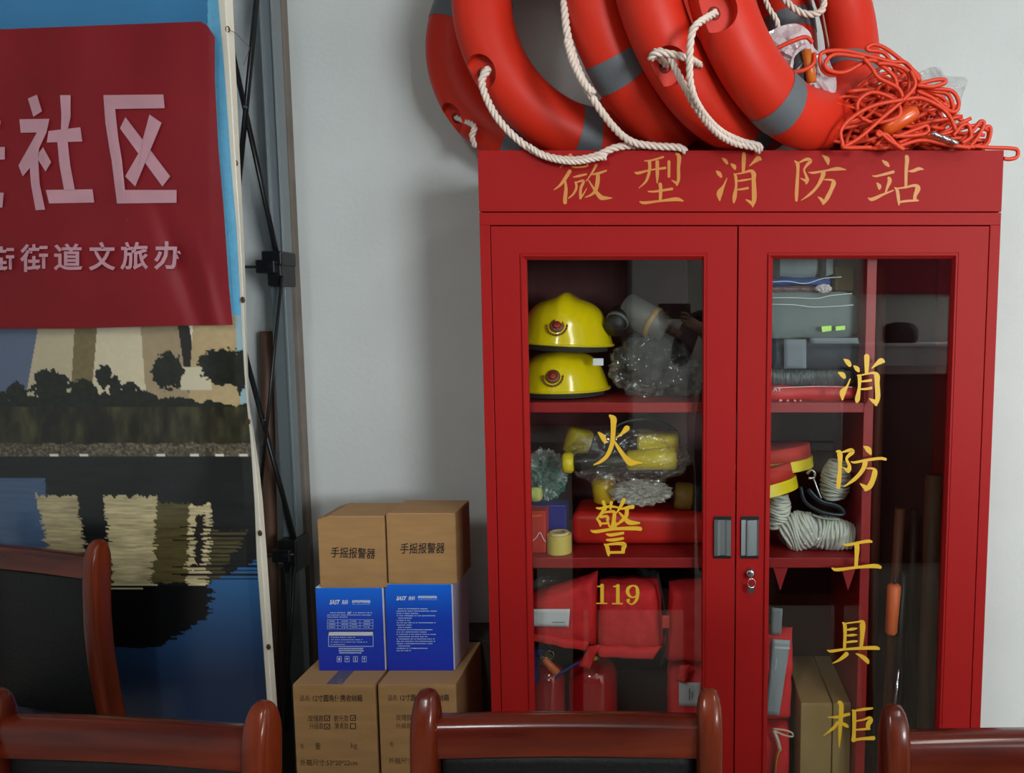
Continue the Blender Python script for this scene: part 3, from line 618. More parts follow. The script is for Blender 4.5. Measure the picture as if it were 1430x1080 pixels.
# plastic bags
t = thing('carrier_bag', 'crumpled milky white plastic bag inside the frontmost lifebuoy', 'plastic bag', P(1115, 150, .07))
def drape(outline, cen, Y, depth, seed, wr=.006, na=72, nr=12):
    """crinkled bag: closed shell over the surveyed outline, bulging towards the room"""
    bm = B(); oc = [P(x, y, Y) for x, y in outline]; o_ = cr([tuple(v) for v in oc + [oc[0]]], 8); c = P(*cen, Y); n = len(o_) - 1; fr = []; bk = []
    for j in range(nr + 1):
        r = j / nr; A = []; Bk = []
        for i in range(n):
            e = Vector(o_[i]) - c; q = c + e * r; h = depth * (1 - r ** 2.5); a = 2 * math.pi * i / n
            w_ = wr * (1.2 - 3.2 * abs(mnoise.noise(Vector((math.cos(a) * 2.6, math.sin(a) * 2.6, seed + r * 1.3)))) - 1.2 * abs(mnoise.noise(Vector((q.x * 55, q.z * 55, seed)))))
            A.append(bm.verts.new((q.x + .3 * w_ * r, Y - h + w_, q.z + .4 * w_ * r))); Bk.append(bm.verts.new((q.x, Y + .004 + h * .5 - w_ * .4, q.z)))
        fr.append(A); bk.append(Bk)
    for L_, fl in ((fr, 1), (bk, -1)):
        for j in range(nr):
            for i in range(n):
                k = (i + 1) % n; f = (L_[j][i], L_[j][k], L_[j + 1][k], L_[j + 1][i]); bm.faces.new(f if fl > 0 else f[::-1])
    for i in range(n): k = (i + 1) % n; bm.faces.new((fr[-1][i], fr[-1][k], bk[-1][k], bk[-1][i]))
    bmesh.ops.remove_doubles(bm, verts=bm.verts, dist=1e-5); return bm
obj('film', drape([(1056, 56), (1082, 40), (1110, 33), (1130, 44), (1137, 68), (1154, 78), (1164, 98), (1168, 124), (1158, 144), (1140, 153), (1118, 148), (1094, 134), (1078, 108), (1064, 80)], (1118, 95), .02, .035, 3, .009), M_filmw, t, angle=25)
q = P(1121, 95, -.008); bm = B(); blob(bm, q, (.025, .012, .037), .04, 4, 3); obj('dark_opening', bm, mat('dark_contents', (38, 34, 36), .6), t, True)
bm = B(); a = np.linspace(0, 2 * math.pi, 30, endpoint=False); tube(bm, [(q.x + .027 * math.cos(k) + .002 * math.sin(5 * k), -.014 + .003 * math.sin(3 * k), q.z + .040 * math.sin(k) + .003 * math.cos(4 * k)) for k in a], .005, 8, True); obj('bag_mouth', bm, M_filmw, t, True)
q = P(1130, 93, -.022); bm = B(); lathe(bm, [(0, -.035), (.011, -.035), (.012, 0), (.011, .035), (0, .035)], (0, 0, 0), 'Z', 16, Matrix.Translation(q) @ Matrix.Rotation(-.2, 4, 'Y'))
tag(obj('float_handle', bm, mat('amber_plastic', (196, 104, 30), .35), None, True), 'amber plastic handle poking out of the milky bag', 'handle')
bm = drape([(1276, 104), (1298, 95), (1312, 95), (1320, 106), (1350, 110), (1344, 135), (1340, 165), (1344, 196), (1318, 204), (1290, 190), (1272, 150)], (1308, 145), .21, .05, 6, .010)
tag(obj('clear_bag', bm, sheer('clear_bag_film', (200, 205, 205), .25, .08, .05, 30, .7), None), 'clear crumpled plastic bag behind the orange cord pile', 'plastic bag')
# ================================================================== PRINTED BACKDROP
YBN = .09
def interp(y, tab): return np.interp(y, [a for a, b in tab], [b for a, b in tab])
OUT = [(-200, 316), (0, 325), (90, 329), (240, 336), (320, 340), (400, 343), (480, 345), (560, 348), (607, 355), (654, 362), (700, 367), (780, 373), (900, 381), (985, 387), (1400, 410)]
INN = [(-200, 296), (0, 304), (100, 313), (240, 323), (320, 330), (450, 337), (520, 341), (560, 344), (607, 349), (654, 352), (700, 355), (780, 358), (900, 367), (985, 373), (1400, 398)]
rs = np.random.RandomState(3)
def vnoise(x, y, seed):
    """smooth value noise on float arrays"""
    xi = np.floor(x).astype(int); yi = np.floor(y).astype(int); fx = x - xi; fy = y - yi; fx = fx * fx * (3 - 2 * fx); fy = fy * fy * (3 - 2 * fy)
    def hsh(a, b):
        n = (a * 374761393 + b * 668265263 + seed * 974634777) & 0x7fffffff; n = ((n ^ (n >> 13)) * 1274126177) & 0x7fffffff
        return ((n ^ (n >> 16)) & 0xffff) / 65535.
    return (hsh(xi, yi) * (1 - fx) + hsh(xi + 1, yi) * fx) * (1 - fy) + (hsh(xi, yi + 1) * (1 - fx) + hsh(xi + 1, yi + 1) * fx) * fy
def fbm(x, y, seed, o=4): return sum(vnoise(x * 2 ** k, y * 2 ** k, seed + k) * .5 ** (k + 1) for k in range(o))
def inpoly(x, y, poly):
    c = np.zeros(x.shape, bool); n = len(poly); j = n - 1
    for i in range(n):
        xi, yi = poly[i]; xj, yj = poly[j]
        c ^= ((yi > y) != (yj > y)) & (x < (xj - xi) * (y - yi) / (yj - yi + 1e-9) + xi); j = i
    return c
def paint(x, y):
    """colours of the printed lake picture at survey position (x, y), sRGB"""
    C = np.zeros(x.shape + (3,)); n1 = fbm(x / 14, y / 14, 1); n2 = fbm(x / 5, y / 5, 9)
    def put(m, c, k=0, nn=None):
        c = np.array(c, float); v = 1 + k * ((n2 if nn is None else nn) - .5) * 2; C[m] = (c * np.broadcast_to(v[..., None] if np.ndim(v) else v, C.shape)[m]) if k else c
    t = np.clip((y + 60) / 160, 0, 1)[..., None]; C[:] = np.array((58, 122, 170)) * (1 - t) + np.array((44, 104, 146)) * t
    put((x > 290) & (y < 500), (98, 168, 205), .06); put(y > 440, (86, 98, 122)); put((x > 325) & (y > 440), (140, 170, 180))
    beige = (178, 166, 138)
    put(inpoly(x, y, [(56, 440), (106, 440), (96, 590), (30, 590)]), beige, .03); put(inpoly(x, y, [(105, 440), (136, 440), (126, 590), (97, 590)]), (112, 98, 66), .1)
    put(inpoly(x, y, [(137, 440), (196, 440), (208, 590), (125, 590)]), (196, 184, 156), .03); put(inpoly(x, y, [(195, 440), (249, 440), (268, 590), (207, 590)]), (152, 134, 104), .05)
    put(inpoly(x, y, [(246, 440), (261, 440), (276, 520), (258, 520)]), (30, 28, 26)); put(inpoly(x, y, [(261, 440), (270, 440), (286, 520), (277, 520)]), (220, 208, 180))
    put(inpoly(x, y, [(270, 440), (328, 440), (338, 590), (262, 590)]), (172, 150, 112), .05); put(inpoly(x, y, [(252, 512), (292, 512), (296, 545), (252, 545)]), (196, 186, 160))
    nt = (n2 - .5) * 16 + (n1 - .5) * 10
    tree = np.zeros(x.shape, bool)
    for (cx, cy, rx, ry) in ((70, 540, 27, 25), (24, 553, 16, 20), (145, 527, 11, 17), (160, 540, 9, 16), (117, 545, 18, 15), (181, 545, 12, 12), (233, 520, 22, 27), (236, 500, 10, 12), (312, 512, 33, 26), (335, 520, 14, 30), (0, 560, 14, 14)):
        tree |= ((x - cx) / rx) ** 2 + ((y - cy) / ry) ** 2 < 1 + nt / 12
    bank = y > 556 - (n1 - .5) * 18 - 9 * np.sin((x - 20) / 75.)
    tree |= bank & (y < 625); put(tree, (22, 26, 18), .7)
    br = bank & (y > 568) & (y < 624); Cb = fbm(x / 11, y / 30, 21); C[br] = (np.array((44, 42, 26)) * (.45 + 1.25 * np.clip(Cb - .25, 0, 1) * 1.6)[..., None])[br]
    st = (y > 620 + 4 * (n1 - .5) * 2) & (y < 640); put(st, (86, 78, 64), .9, fbm(x / 3, y / 2.2, 33))
    wob = 7 * (fbm(x / 60 + 3, y / 1.6, 41, 2) - .5) * 2 * np.clip((y - 650) / 90, .25, 1.6)
    xw = x + wob * 1.3
    wt = y >= 638
    put(wt, (21, 25, 27), .35, fbm(x / 40, y / 3, 51))
    bl = wt & (y > 668) & (xw < 62 + (y - 668) * .05); put(bl, (66, 88, 118), .12, fbm(x / 30, y / 2, 52))
    yw = y + 8 * (fbm(x / 5, y / 40, 61, 2) - .5) * 2
    def refl(x0, x1, x2, x3, ya, yb, c): put(wt & (yw > ya) & (yw < yb) & (xw > x0 + (x2 - x0) * (y - ya) / (yb - ya)) & (xw < x1 + (x3 - x1) * (y - ya) / (yb - ya)), c, .3, fbm(x / 26, y / 1.8, 63))
    refl(48, 106, 70, 118, 690, 790, (170, 156, 120)); refl(143, 218, 155, 208, 692, 822, (178, 164, 126)); refl(218, 262, 208, 262, 700, 812, (82, 74, 44)); refl(262, 292, 256, 286, 704, 824, (186, 172, 134)); refl(270, 282, 268, 278, 716, 790, (26, 24, 20)); refl(292, 345, 286, 300, 740, 812, (74, 68, 42))
    ed = 345 - (y - 775) * 1.0
    blue = (y > 775) & (xw > np.where(y < 812, 372 - (y - 775) * 2.2, np.where(y < 860, 290, 290 - (y - 860) * 1.6)))
    tt = np.clip((y - 790) / 160, 0, 1)[..., None]; gb = np.array((46, 98, 150)) * (1 - tt) + np.array((28, 44, 72)) * tt
    wv = wt & (y > 818); C[wv] = np.broadcast_to(np.array((12, 13, 15)), C.shape)[wv]
    deep = (y > 905 + 8 * (n1 - .5)) ; C[blue | deep] = gb[blue | deep]
    ln = (np.abs(y - (737 + 6 * np.round((y - 737) / 6.))) < 1.1) & (y > 735) & (y < 815) & (x > 232 + 60 * vnoise(x * 0, y / 3, 71)); C[ln & wt] = np.array((14, 15, 17))
    wl = (np.abs(y - 817) < 1.2) & (x > 140) & (x < 220) | (np.abs(y - 822) < .8) & (x > 150) & (x < 200); C[wl] = np.array((200, 190, 150))
    for cx in (75, 117, 225, 272, 307, 340): put((np.abs(x - cx) < 6) & (np.abs(y - 636) < 1.9), (210, 205, 190))
    return C
NX, NY = 330, 840
ys = np.linspace(-220, 1195, NY)
us = np.r_[np.linspace(0, .93, NX - 12), np.linspace(.93, 1, 13)[1:]]
co = []; colr = []
Xg = np.empty((NY, len(us))); Yg = np.repeat(ys[:, None], len(us), 1)
inn = interp(ys, INN); out = interp(ys, OUT)
for j in range(NY): Xg[j] = np.where(us <= .93, -75 + (inn[j] + 75) * us / .93, inn[j] + (out[j] - inn[j]) * (us - .93) / .07)
Cg = paint(Xg, Yg); margin = (us > .9305)[None, :] & np.ones((NY, 1), bool); Cg[margin] = (218, 212, 196)
dark = fbm(Xg / 90, Yg / 140, 81)
Yd = YBN + .010 * np.sin(Xg / 31. + Yg / 260.) * np.clip((Xg - 180) / 120, 0, 1) + .006 * (dark - .5) - np.clip((us - .9)[None, :] / .1, 0, 1) * .012 + .02 * np.clip((us - .965)[None, :] / .035, 0, 1)
bx, by = Xg, Yg
a_ = (bx - PX) / F; b_ = (540 - by) / F; dyv = math.cos(TH) + b_ * math.sin(TH); dzv = -math.sin(TH) + b_ * math.cos(TH); tv = (Yd - CY) / dyv
V = np.stack([a_ * tv, Yd, CZ + dzv * tv], -1).reshape(-1, 3); W_ = len(us)
idx = (np.arange(NY - 1)[:, None] * W_ + np.arange(W_ - 1)[None, :]).ravel()
Fq = np.stack([idx, idx + 1, idx + W_ + 1, idx + W_], 1)
def grid_mesh(name, V, Fq, rgb):
    me = bpy.data.meshes.new(name); me.vertices.add(len(V)); me.vertices.foreach_set('co', V.astype('f').ravel())
    me.loops.add(Fq.size); me.loops.foreach_set('vertex_index', Fq.ravel().astype('i')); me.polygons.add(len(Fq))
    me.polygons.foreach_set('loop_start', np.arange(0, Fq.size, 4, dtype='i')); me.update(calc_edges=True)
    at = me.color_attributes.new('print', 'FLOAT_COLOR', 'POINT'); c = np.clip(rgb / 255., 0, 1); c = np.where(c <= .04045, c / 12.92, ((c + .055) / 1.055) ** 2.4)
    at.data.foreach_set('color', np.concatenate([c, np.ones((len(c), 1))], 1).astype('f').ravel()); return me
bt = thing('printed_backdrop', 'tall printed backdrop of a lake and trees with a white eyeleted margin', 'backdrop', (Xp(150, 900, YBN), YBN, P(150, 1195, YBN).z))
o = fin('print_sheet', grid_mesh('print_sheet', V, Fq, Cg.reshape(-1, 3)), attr_mat('backdrop_print', .3), bt, True)
for (ex, ey) in ((318, 41), (329, 228), (339, 419), (346.5, 589), (363, 745), (375, 904)):
    q = P(ex, ey, YBN - .014); a = np.linspace(0, 2 * math.pi, 16, endpoint=False)
    bm = B(); tube(bm, [(q.x + .0042 * math.cos(k), q.y, q.z + .0062 * math.sin(k)) for k in a], .0016, 6, True)
    prism(bm, [(q.x + .0036 * math.cos(k), q.z + .0052 * math.sin(k)) for k in a], q.y + .001, q.y + .002)
    obj('eyelet', bm, mat('bronze_eyelet', (92, 62, 40), .5, metal=.3), bt, True)
# red cloth over it
YR = YBN - .032
cl = thing('red_banner', 'red cloth banner with pale tape lettering hung over the printed backdrop', 'banner', P(150, 457, YR))
TOP = [(-80, 44), (0, 41), (150, 35), (280, 30), (300, 42)]; RGT = [(30, 290), (40, 300), (100, 300), (200, 305), (280, 312), (400, 320), (453, 325)]; BOT = [(-80, 460), (0, 459), (100, 459), (250, 455), (325, 454)]
bm = B(); nx, ny = 110, 120; g = []
def red_pt(x, y):
    q = P(x, y, YR); r = Vector((q.x, q.z)); 
    w1 = math.exp(-((x - (225 + (y - 300) * .35)) / 14.) ** 2) * max(0, min(1, (y - 250) / 90.)) * .010 + math.exp(-((x - (265 + (y - 300) * .25)) / 9.) ** 2) * max(0, min(1, (y - 300) / 90.)) * -.006
    w2 = .003 * math.sin(x / 23. + y / 180.) + .004 * mnoise.noise(Vector((x / 70., y / 90., 0)))
    return P(x, y, YR + w1 + w2 + (.010 * max(0, (x - 292) / 30.)))
for j in range(ny + 1):
    row = []
    for i in range(nx + 1):
        u, v = i / nx, j / ny; yr = 30 + 423 * v; xr_ = float(interp(yr, RGT)); x = -80 + (xr_ + 80) * u
        yt = float(interp(x, TOP)); yb = float(interp(x, BOT)); row.append(bm.verts.new(red_pt(x, yt + (yb - yt) * v)))
    g.append(row)
for j in range(ny):
    for i in range(nx): bm.faces.new((g[j][i], g[j][i + 1], g[j + 1][i + 1], g[j + 1][i]))
M_rcl = mat('red_banner_cloth', (122, 16, 26), .6, spec=.3, var=.06, vscale=5)
ro = obj('cloth', bm, M_rcl, cl, True)
M_tape = mat('pale_tape', (182, 134, 146), .6, var=.05, vscale=14)
def tape(pix, name='tape_strip'):
    q = []
    for x, y in pix:
        v = red_pt(x, y); v.y -= .0045; q.append(v)
    bm = B(); f = bm.faces.new([bm.verts.new(v) for v in q]); bmesh.ops.triangulate(bm, faces=[f])
    return obj(name, bm, M_tape, cl)
s_ = 1430 / 270.; K = lambda pts: [(x / s_, 110 + y / s_) for x, y in pts]
for poly in ([(775,125),(1218,120),(1228,222),(840,228)], [(775,125),(862,228),(885,440),(912,610),(935,825),(935,925),(875,925),(848,660),(825,560),(790,330)], [(935,825),(1315,825),(1315,920),(875,925)],
             [(938,287),(1268,725),(1210,800),(897,370)], [(1115,268),(1205,330),(1010,800),(935,725),(1040,545)],
             [(218,150),(285,122),(322,245),(258,285)], [(155,303),(378,300),(355,400),(165,403)], [(285,400),(358,395),(300,520),(292,590),(180,725),(148,645)], [(228,600),(292,560),(305,780),(345,970),(275,975),(240,780)], [(330,510),(390,620),(348,690),(292,600),(300,550)],
             [(455,125),(533,125),(533,285),(512,380),(462,385),(465,260)], [(435,470),(512,470),(530,640),(565,825),(485,825),(450,640)], [(370,390),(605,362),(620,468),(358,475)], [(350,825),(695,820),(708,918),(375,925)],
             [(-60,285),(0,290),(18,320),(10,370),(-60,385)], [(-60,508),(48,508),(48,600),(-60,605)], [(-60,845),(40,845),(30,955),(-60,960)]):
    tape(K(poly))
for ch, x0, x1, y0, y1 in (('街', -16, 20, 344, 381), ('街', 28, 67, 341, 380), ('道', 75, 115, 340, 378), ('文', 124, 161, 338, 378), ('旅', 168, 207, 338, 377), ('办', 215, 256, 337, 377)):
    writing(ch, x0, y0, x1, y1, YR - .0065, M_tape, cl, 'character', bold=.022)
for o_ in list(cl.children):
    if o_.name.startswith('character'): pass
# loose thread tied through the top eyelet
bm = B(); tube(bm, cr(rp([(318, 41, .07), (330, 47, .07), (340, 58, .08), (349, 66, .09)]), 6), .0007, 5); tube(bm, rp([(349, 66, .09), (345, 78, .09), (340, 91, .09)]), .0007, 5)
tag(obj('tie_thread', bm, mat('brown_thread', (90, 75, 65), .8), None), 'thin loose thread tied through the top eyelet of the backdrop margin', 'thread')
# ================================================================== DISPLAY FRAME behind the backdrop
t = thing('folding_frame', 'grey metal folding frame with black scissor bars behind the backdrop', 'frame', (Xp(410, 900, .33), .33, 0))
zj = Zp(366, .33); zj2 = Zp(768, .33)
xa = P(395, 340, .33).x
def vbar(x0, x1, y0, y1, z0, z1, m, name, bev=.003): return obj(name, box(B(), x0, x1, y0, y1, z0, z1, bev), m, t)
M_pole = mat('grey_painted_pole', (128, 136, 140), .35, metal=.35)
bm = B(); wv = P(407, 340, .33).x - P(387.5, 340, .33).x; xc = (P(407, 340, .33).x + P(387.5, 340, .33).x) / 2 - .007
box(bm, xc - wv / 2 - .002, xc + wv / 2 - .004, .315, .355, zj + .015, 2.6, .002)
for dx in (-wv / 2 + .002, wv / 2 - .007): box(bm, xc + dx - .0022, xc + dx + .0022, .308, .316, zj + .015, 2.6, .001)
obj('upper_pole', bm, M_pole, t)
xl2 = P(401, 600, .33).x; bm = B(); box(bm, xl2 - .020, xl2 + .021, .318, .352, .0, zj - .0, .002); box(bm, xl2 + .015, xl2 + .0175, .314, .319, 0, zj - .02)
obj('lower_pole', bm, mat('grey_pole_lower', (112, 122, 126), .4, metal=.3), t)
bx_ = P(393, 355, .17)
def brk(px, py, name='bracket'):
    q = P(px, py, .30); bm = B(); box(bm, q.x - .028, q.x + .026, .28, .362, q.z - .006, q.z + .032, .004); box(bm, q.x - .040, q.x + .012, .270, .32, q.z - .028, q.z + .008, .004)
    box(bm, q.x - .015, q.x + .024, .28, .36, q.z - .062, q.z - .004, .004)
    lathe(bm, [(0, 0), (.008, 0), (.008, .008), (0, .008)], (q.x - .005, .270, q.z - .01), 'Y', 12)
    return obj(name, bm, M_black, t)
brk(385, 368); brk(406, 768)
def bar(a, b, y0, y1, r, m=M_black, name='scissor_bar'):
    A = P(a[0], a[1], y0); C_ = P(b[0], b[1], y1); return obj(name, tube(B(), [A, C_], r, 8, flat=.7), m, t, True)
bar((364, -60), (332, 270), .28, .28, .0085); bar((322, 60), (388, 362), .295, .295, .0085)
bar((394, 385), (360, 720), .27, .27, .0055); bar((341, 490), (411, 752), .295, .295, .0085); bar((340, 373), (386, 373), .28, .28, .006); bar((370, 776), (412, 774), .28, .28, .006); bar((412, 790), (398, 1020), .27, .27, .0055); bar((407, 790), (401, 1020), .28, .28, .0065)
for (sx, sy) in ((344, 150), (370, 587)): q = P(sx, sy, .26); obj('pivot_screw', lathe(B(), [(0, 0), (.004, 0), (.005, .004), (0, .006)], tuple(q), 'Y', 10), M_chrome, t)
a = P(370, 463, .40); b = P(378, 800, .40); bm = B(); dxx = (b.x - a.x) / (b.z - a.z)
lathe(bm, [(0, 0), (.0165, 0), (.0175, .003), (.0175, a.z - .02), (.0165, a.z), (0, a.z)], (0, 0, 0), 'Z', 20, Matrix(((1, 0, -(b.x - a.x) / (a.z - b.z), b.x + (b.x - a.x) / (a.z - b.z) * b.z), (0, 1, 0, .405), (0, 0, 1, 0), (0, 0, 0, 1))))
tag(obj('wooden_pole', bm, mat('brown_pole', (118, 84, 64), .6, var=.25, vscale=6, stretch=(1, 1, .2)), None, True), 'brown wooden pole standing behind the folding frame', 'pole')
# ================================================================== BOXES
def carton(lab, px0, px1, pyt, pyb, Yf, dep, m, group, rz=0, openf=False, cat='box', seam=True, zb=None):
    a = P(px0, pyt, Yf); b = P(px1, pyb, Yf); zt = a.z; zb = b.z if zb is None else zb
    x0 = P(px0, (pyt + pyb) / 2, Yf).x; x1 = P(px1, (pyt + pyb) / 2, Yf).x
    return x0, x1, zb, zt
def mk(lab, x0, x1, z0, z1, Yf, dep, m, group, cat='box', flap=None, top='fold'):
    t = thing('cardboard_box', lab, cat, ((x0 + x1) / 2, Yf + dep / 2, z0), group)
    obj('body', box(B(), x0, x1, Yf, Yf + dep, z0, z1 - .002, .003), m, t)
    mf = flap or M_cardd; mid = Yf + dep * .52
    bm = B(); box(bm, x0 + .001, x1 - .001, Yf + .0015, mid - .001, z1 - .002, z1 + .001, .0008); obj('flap', bm, mf, t)
    bm = B(); box(bm, x0 + .001, x1 - .001, mid + .001, Yf + dep - .0015, z1 - .002, z1 + .001, .0008); obj('flap', bm, mf, t)
    return t
zL = Zp(957, .05)
t = mk('large brown carton at the bottom left of the stack, printed in faded black', Xp(410, 1000, .05), Xp(525.5, 1000, .05), .0, zL, .05, .29, M_card, 'brown cartons under the blue boxes')
obj('tape', box(B(), Xp(410, 1000, .05) + .085, Xp(410, 1000, .05) + .125, .052, .30, zL + .001, zL + .0016), sheer('packing_tape', (120, 135, 160), .35, .1, .1, 10, 0), t)
Yt = .0494
writing('品名:', 419, 971.5, 434, 979.5, Yt, M_inkb, t, bold=.004); writing('12寸圆角便携收纳箱', 437, 970.5, 506, 980.5, Yt, M_ink, t, bold=.010)
writing('玫瑰款', 430, 999, 452, 1008.5, Yt, M_inkb, t); writing('磨光款', 466, 999, 487, 1008.5, Yt, M_inkb, t); writing('升级款', 432, 1010, 452, 1019, Yt, M_inkb, t); writing('薄青款', 467, 1010, 487, 1019, Yt, M_inkb, t)
def frame_mark(px0, py0, px1, py1, Y, m, tt, wpx=.9, name='tick_box'):
    bm = B()
    for q in ([(px0, py0), (px1, py0), (px1, py0 + wpx), (px0, py0 + wpx)], [(px0, py1 - wpx), (px1, py1 - wpx), (px1, py1), (px0, py1)], [(px0, py0), (px0 + wpx, py0), (px0 + wpx, py1), (px0, py1)], [(px1 - wpx, py0), (px1, py0), (px1, py1), (px1 - wpx, py1)]): pprism(bm, q, Y, .0003)
    return obj(name, bm, m, tt)
for (a, b) in ((453, 999.5), (489, 999), (453, 1011), (489, 1010.5)): frame_mark(a, b, a + 8, b + 8, Yt, M_ink, t)
for (a, b) in ((455, 1003), (491, 1002.5), (455, 1014.5)):
    bm = B(); pprism(bm, [(a, b), (a + 1.6, b + 1.6), (a + 4, b - 1.6), (a + 4.6, b - 1), (a + 1.7, b + 3)], Yt, .0003); obj('tick', bm, M_ink, t)
writing('毛', 419, 1039, 425, 1046, Yt, M_inkb, t); writing('重', 440, 1038, 448, 1047, Yt, M_inkb, t); writing('kg', 490, 1038, 499, 1047, Yt, M_inkb, t); writing('外箱尺寸:53*20*22cm', 419, 1061, 499, 1070, Yt, M_inkb, t, bold=.004)
t = mk('large brown carton at the bottom right of the stack, half hidden by a chair post', Xp(529, 1000, .05), Xp(638, 1000, .05), .0, zL, .05, .25, M_card, 'brown cartons under the blue boxes')
writing('品名:', 542, 971, 556, 979, Yt, M_inkb, t, bold=.004); writing('12寸圆角便携收纳箱', 559, 970, 627, 979.5, Yt, M_ink, t, bold=.010)
writing('玫瑰款', 553, 998, 575, 1007, Yt, M_inkb, t); writing('升级款', 553, 1010, 575, 1018, Yt, M_inkb, t); writing('毛', 544, 1036, 550, 1043, Yt, M_inkb, t); writing('外箱尺寸:53*20*22cm', 543, 1059, 620, 1067, Yt, M_inkb, t)
zz = P(684, 889, .335).z
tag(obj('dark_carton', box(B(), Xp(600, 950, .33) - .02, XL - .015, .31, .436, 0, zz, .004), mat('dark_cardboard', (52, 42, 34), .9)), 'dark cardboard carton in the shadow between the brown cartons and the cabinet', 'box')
# blue boxes with a printed gradient
YF = .125
def bluebox(lab, x0, x1, z0, z1, dep):
    t = thing('blue_box', lab, 'box', ((x0 + x1) / 2, YF + dep / 2, z0), 'blue printed boxes')
    m = bpy.data.materials.get('blue_print')
    if not m:
        m = bpy.data.materials.new('blue_print'); m.use_nodes = True; N = m.node_tree.nodes; L = m.node_tree.links; b = N['Principled BSDF']; b.inputs['Roughness'].default_value = .35
        tc = N.new('ShaderNodeTexCoord'); sp = N.new('ShaderNodeSeparateXYZ'); L.new(tc.outputs['Generated'], sp.inputs[0]); r = N.new('ShaderNodeValToRGB')
        r.color_ramp.elements[0].color = lin((26, 50, 190)); r.color_ramp.elements[1].color = lin((10, 108, 228)); e = r.color_ramp.elements.new(.6); e.color = lin((12, 66, 196)); L.new(sp.outputs[2], r.inputs[0]); L.new(r.outputs[0], b.inputs['Base Color'])
    obj('body', box(B(), x0 + .001, x1 - .001, YF + .002, YF + dep, z0, z1 - .0015, .002), mat('white_lavender_card', (205, 205, 226), .6), t)
    obj('front_panel', box(B(), x0, x1 - .004, YF, YF + .002, z0, z1 - .001, .0006), m, t)
    obj('flap', box(B(), x0 + .001, x1 - .001, YF + .001, YF + dep - .001, z1 - .0015, z1 + .0008), mat('white_card', (222, 220, 224), .6), t)
    return t
zb0 = zL + .0012; zb1 = Zp(821, YF)
b1 = bluebox('glossy blue box on the left, printed with a table and a white heading bar', Xp(443, 880, YF), Xp(537.5, 880, YF), zb0, zb1, .145)
b2 = bluebox('glossy blue box on the right, printed with a tall column of small white text', Xp(539.5, 880, YF), Xp(634, 880, YF), zb0, Zp(816, YF), .145)
M_pr = mat('white_print', (196, 214, 240), .5); Yp = YF - .0005
def dashes(t, x0, x1, y, seed, h=1.3, m=M_pr, gap=True):
    r = random.Random(seed); bm = B(); x = x0
    while x < x1 - 1:
        w_ = min(r.uniform(1.2, 2.4), x1 - x); pprism(bm, [(x, y), (x + w_, y), (x + w_, y + h * r.uniform(.7, 1)), (x, y + h * r.uniform(.7, 1))], Yp, .0002); x += w_ + r.choice([.45, .5, .6, 1.6] if gap else [.5])
    return tag(obj('small_print', bm, m, t), kind='stuff')
writing('SAST', 460, 838, 475, 844.5, Yp, M_white, b1, bold=.03, shear=.35); writing('先科', 477, 838, 486, 844.5, Yp, M_white, b1, bold=.02, shear=.2); dashes(b1, 492, 517, 838.5, 1, 4.2, gap=False); dashes(b1, 492, 517, 843.8, 2, .6, gap=False)
writing('SAST', 485, 854.6, 491, 857.6, Yp, M_white, b1, bold=.03, shear=.35)
for k, (a, b, y) in enumerate(((461, 484, 855.5), (493, 520, 855.5), (457, 519, 858.7), (457, 486, 861.6))): dashes(b1, a, b, y, 10 + k, 1.2)
bm = B()
for y in (865.5, 870, 874, 878.3): pprism(bm, [(457, y), (521, y), (521, y + .45), (457, y + .45)], Yp, .0002)
for x in (457, 471.5, 489, 502.5, 520.6): pprism(bm, [(x, 865.5), (x + .45, 865.5), (x + .45, 878.5), (x, 878.5)], Yp, .0002)
obj('table_lines', bm, M_pr, b1)
for k, y in enumerate((867.3, 871.5, 875.7)):
    for j, x in enumerate((459.5, 477, 491, 508)): dashes(b1, x, x + 9, y, 30 + k * 5 + j, 1.3)
bm = B(); pprism(bm, [(458.5, 882), (521.5, 882), (521.5, 888), (458.5, 888)], Yp, .0003); obj('heading_bar', bm, M_white, b1); frame_mark(458.5, 882, 521.5, 903.5, Yp, M_pr, b1, .8, 'note_frame')
for k, (b, y) in enumerate(((496, 890), (506, 893.3), (513, 896.6), (482, 900))): dashes(b1, 462, b, y, 50 + k, 1.1)
for k, (a, b, y) in enumerate(((473, 508, 905.3), (473, 508, 908.3), (474, 505, 911.3))): dashes(b1, a, b, y, 60 + k, 1.9, gap=False)
for k, x in enumerate((470.5, 481.5, 493.2, 505.5)):
    frame_mark(x, 917, x + 6.4, 925, Yp, M_pr, b1, .6, 'care_symbol'); bm = B()
    if k == 0: pprism(bm, [(x + 2, 919), (x + 4.4, 919), (x + 4.4, 923), (x + 2, 923)], Yp, .0002)
    elif k == 1: pprism(bm, [(x + 1, 921), (x + 3.2, 918.6), (x + 5.4, 921), (x + 3.5, 921), (x + 3.5, 923.5), (x + 2.9, 923.5), (x + 2.9, 921)], Yp, .0002)
    elif k == 2: pprism(bm, [(x + 2, 919), (x + 4.2, 918.6), (x + 3.4, 921), (x + 4.5, 923.5), (x + 2, 923.5), (x + 2.7, 921)], Yp, .0002)
    else: pprism(bm, [(x + 1.8, 919), (x + 4.6, 919), (x + 3.6, 921.4), (x + 3.6, 923.5), (x + 2.8, 923.5), (x + 2.8, 921.4)], Yp, .0002)
    obj('care_symbol_glyph', bm, M_pr, b1)
writing('SAST', 553.5, 833, 568, 838.8, Yp, M_white, b2, bold=.03, shear=.35); writing('先科', 570, 833, 579.5, 838.8, Yp, M_white, b2, bold=.02, shear=.2); dashes(b2, 584, 610, 832.5, 3, 4, gap=False); dashes(b2, 584, 610, 837.6, 4, .6, gap=False)
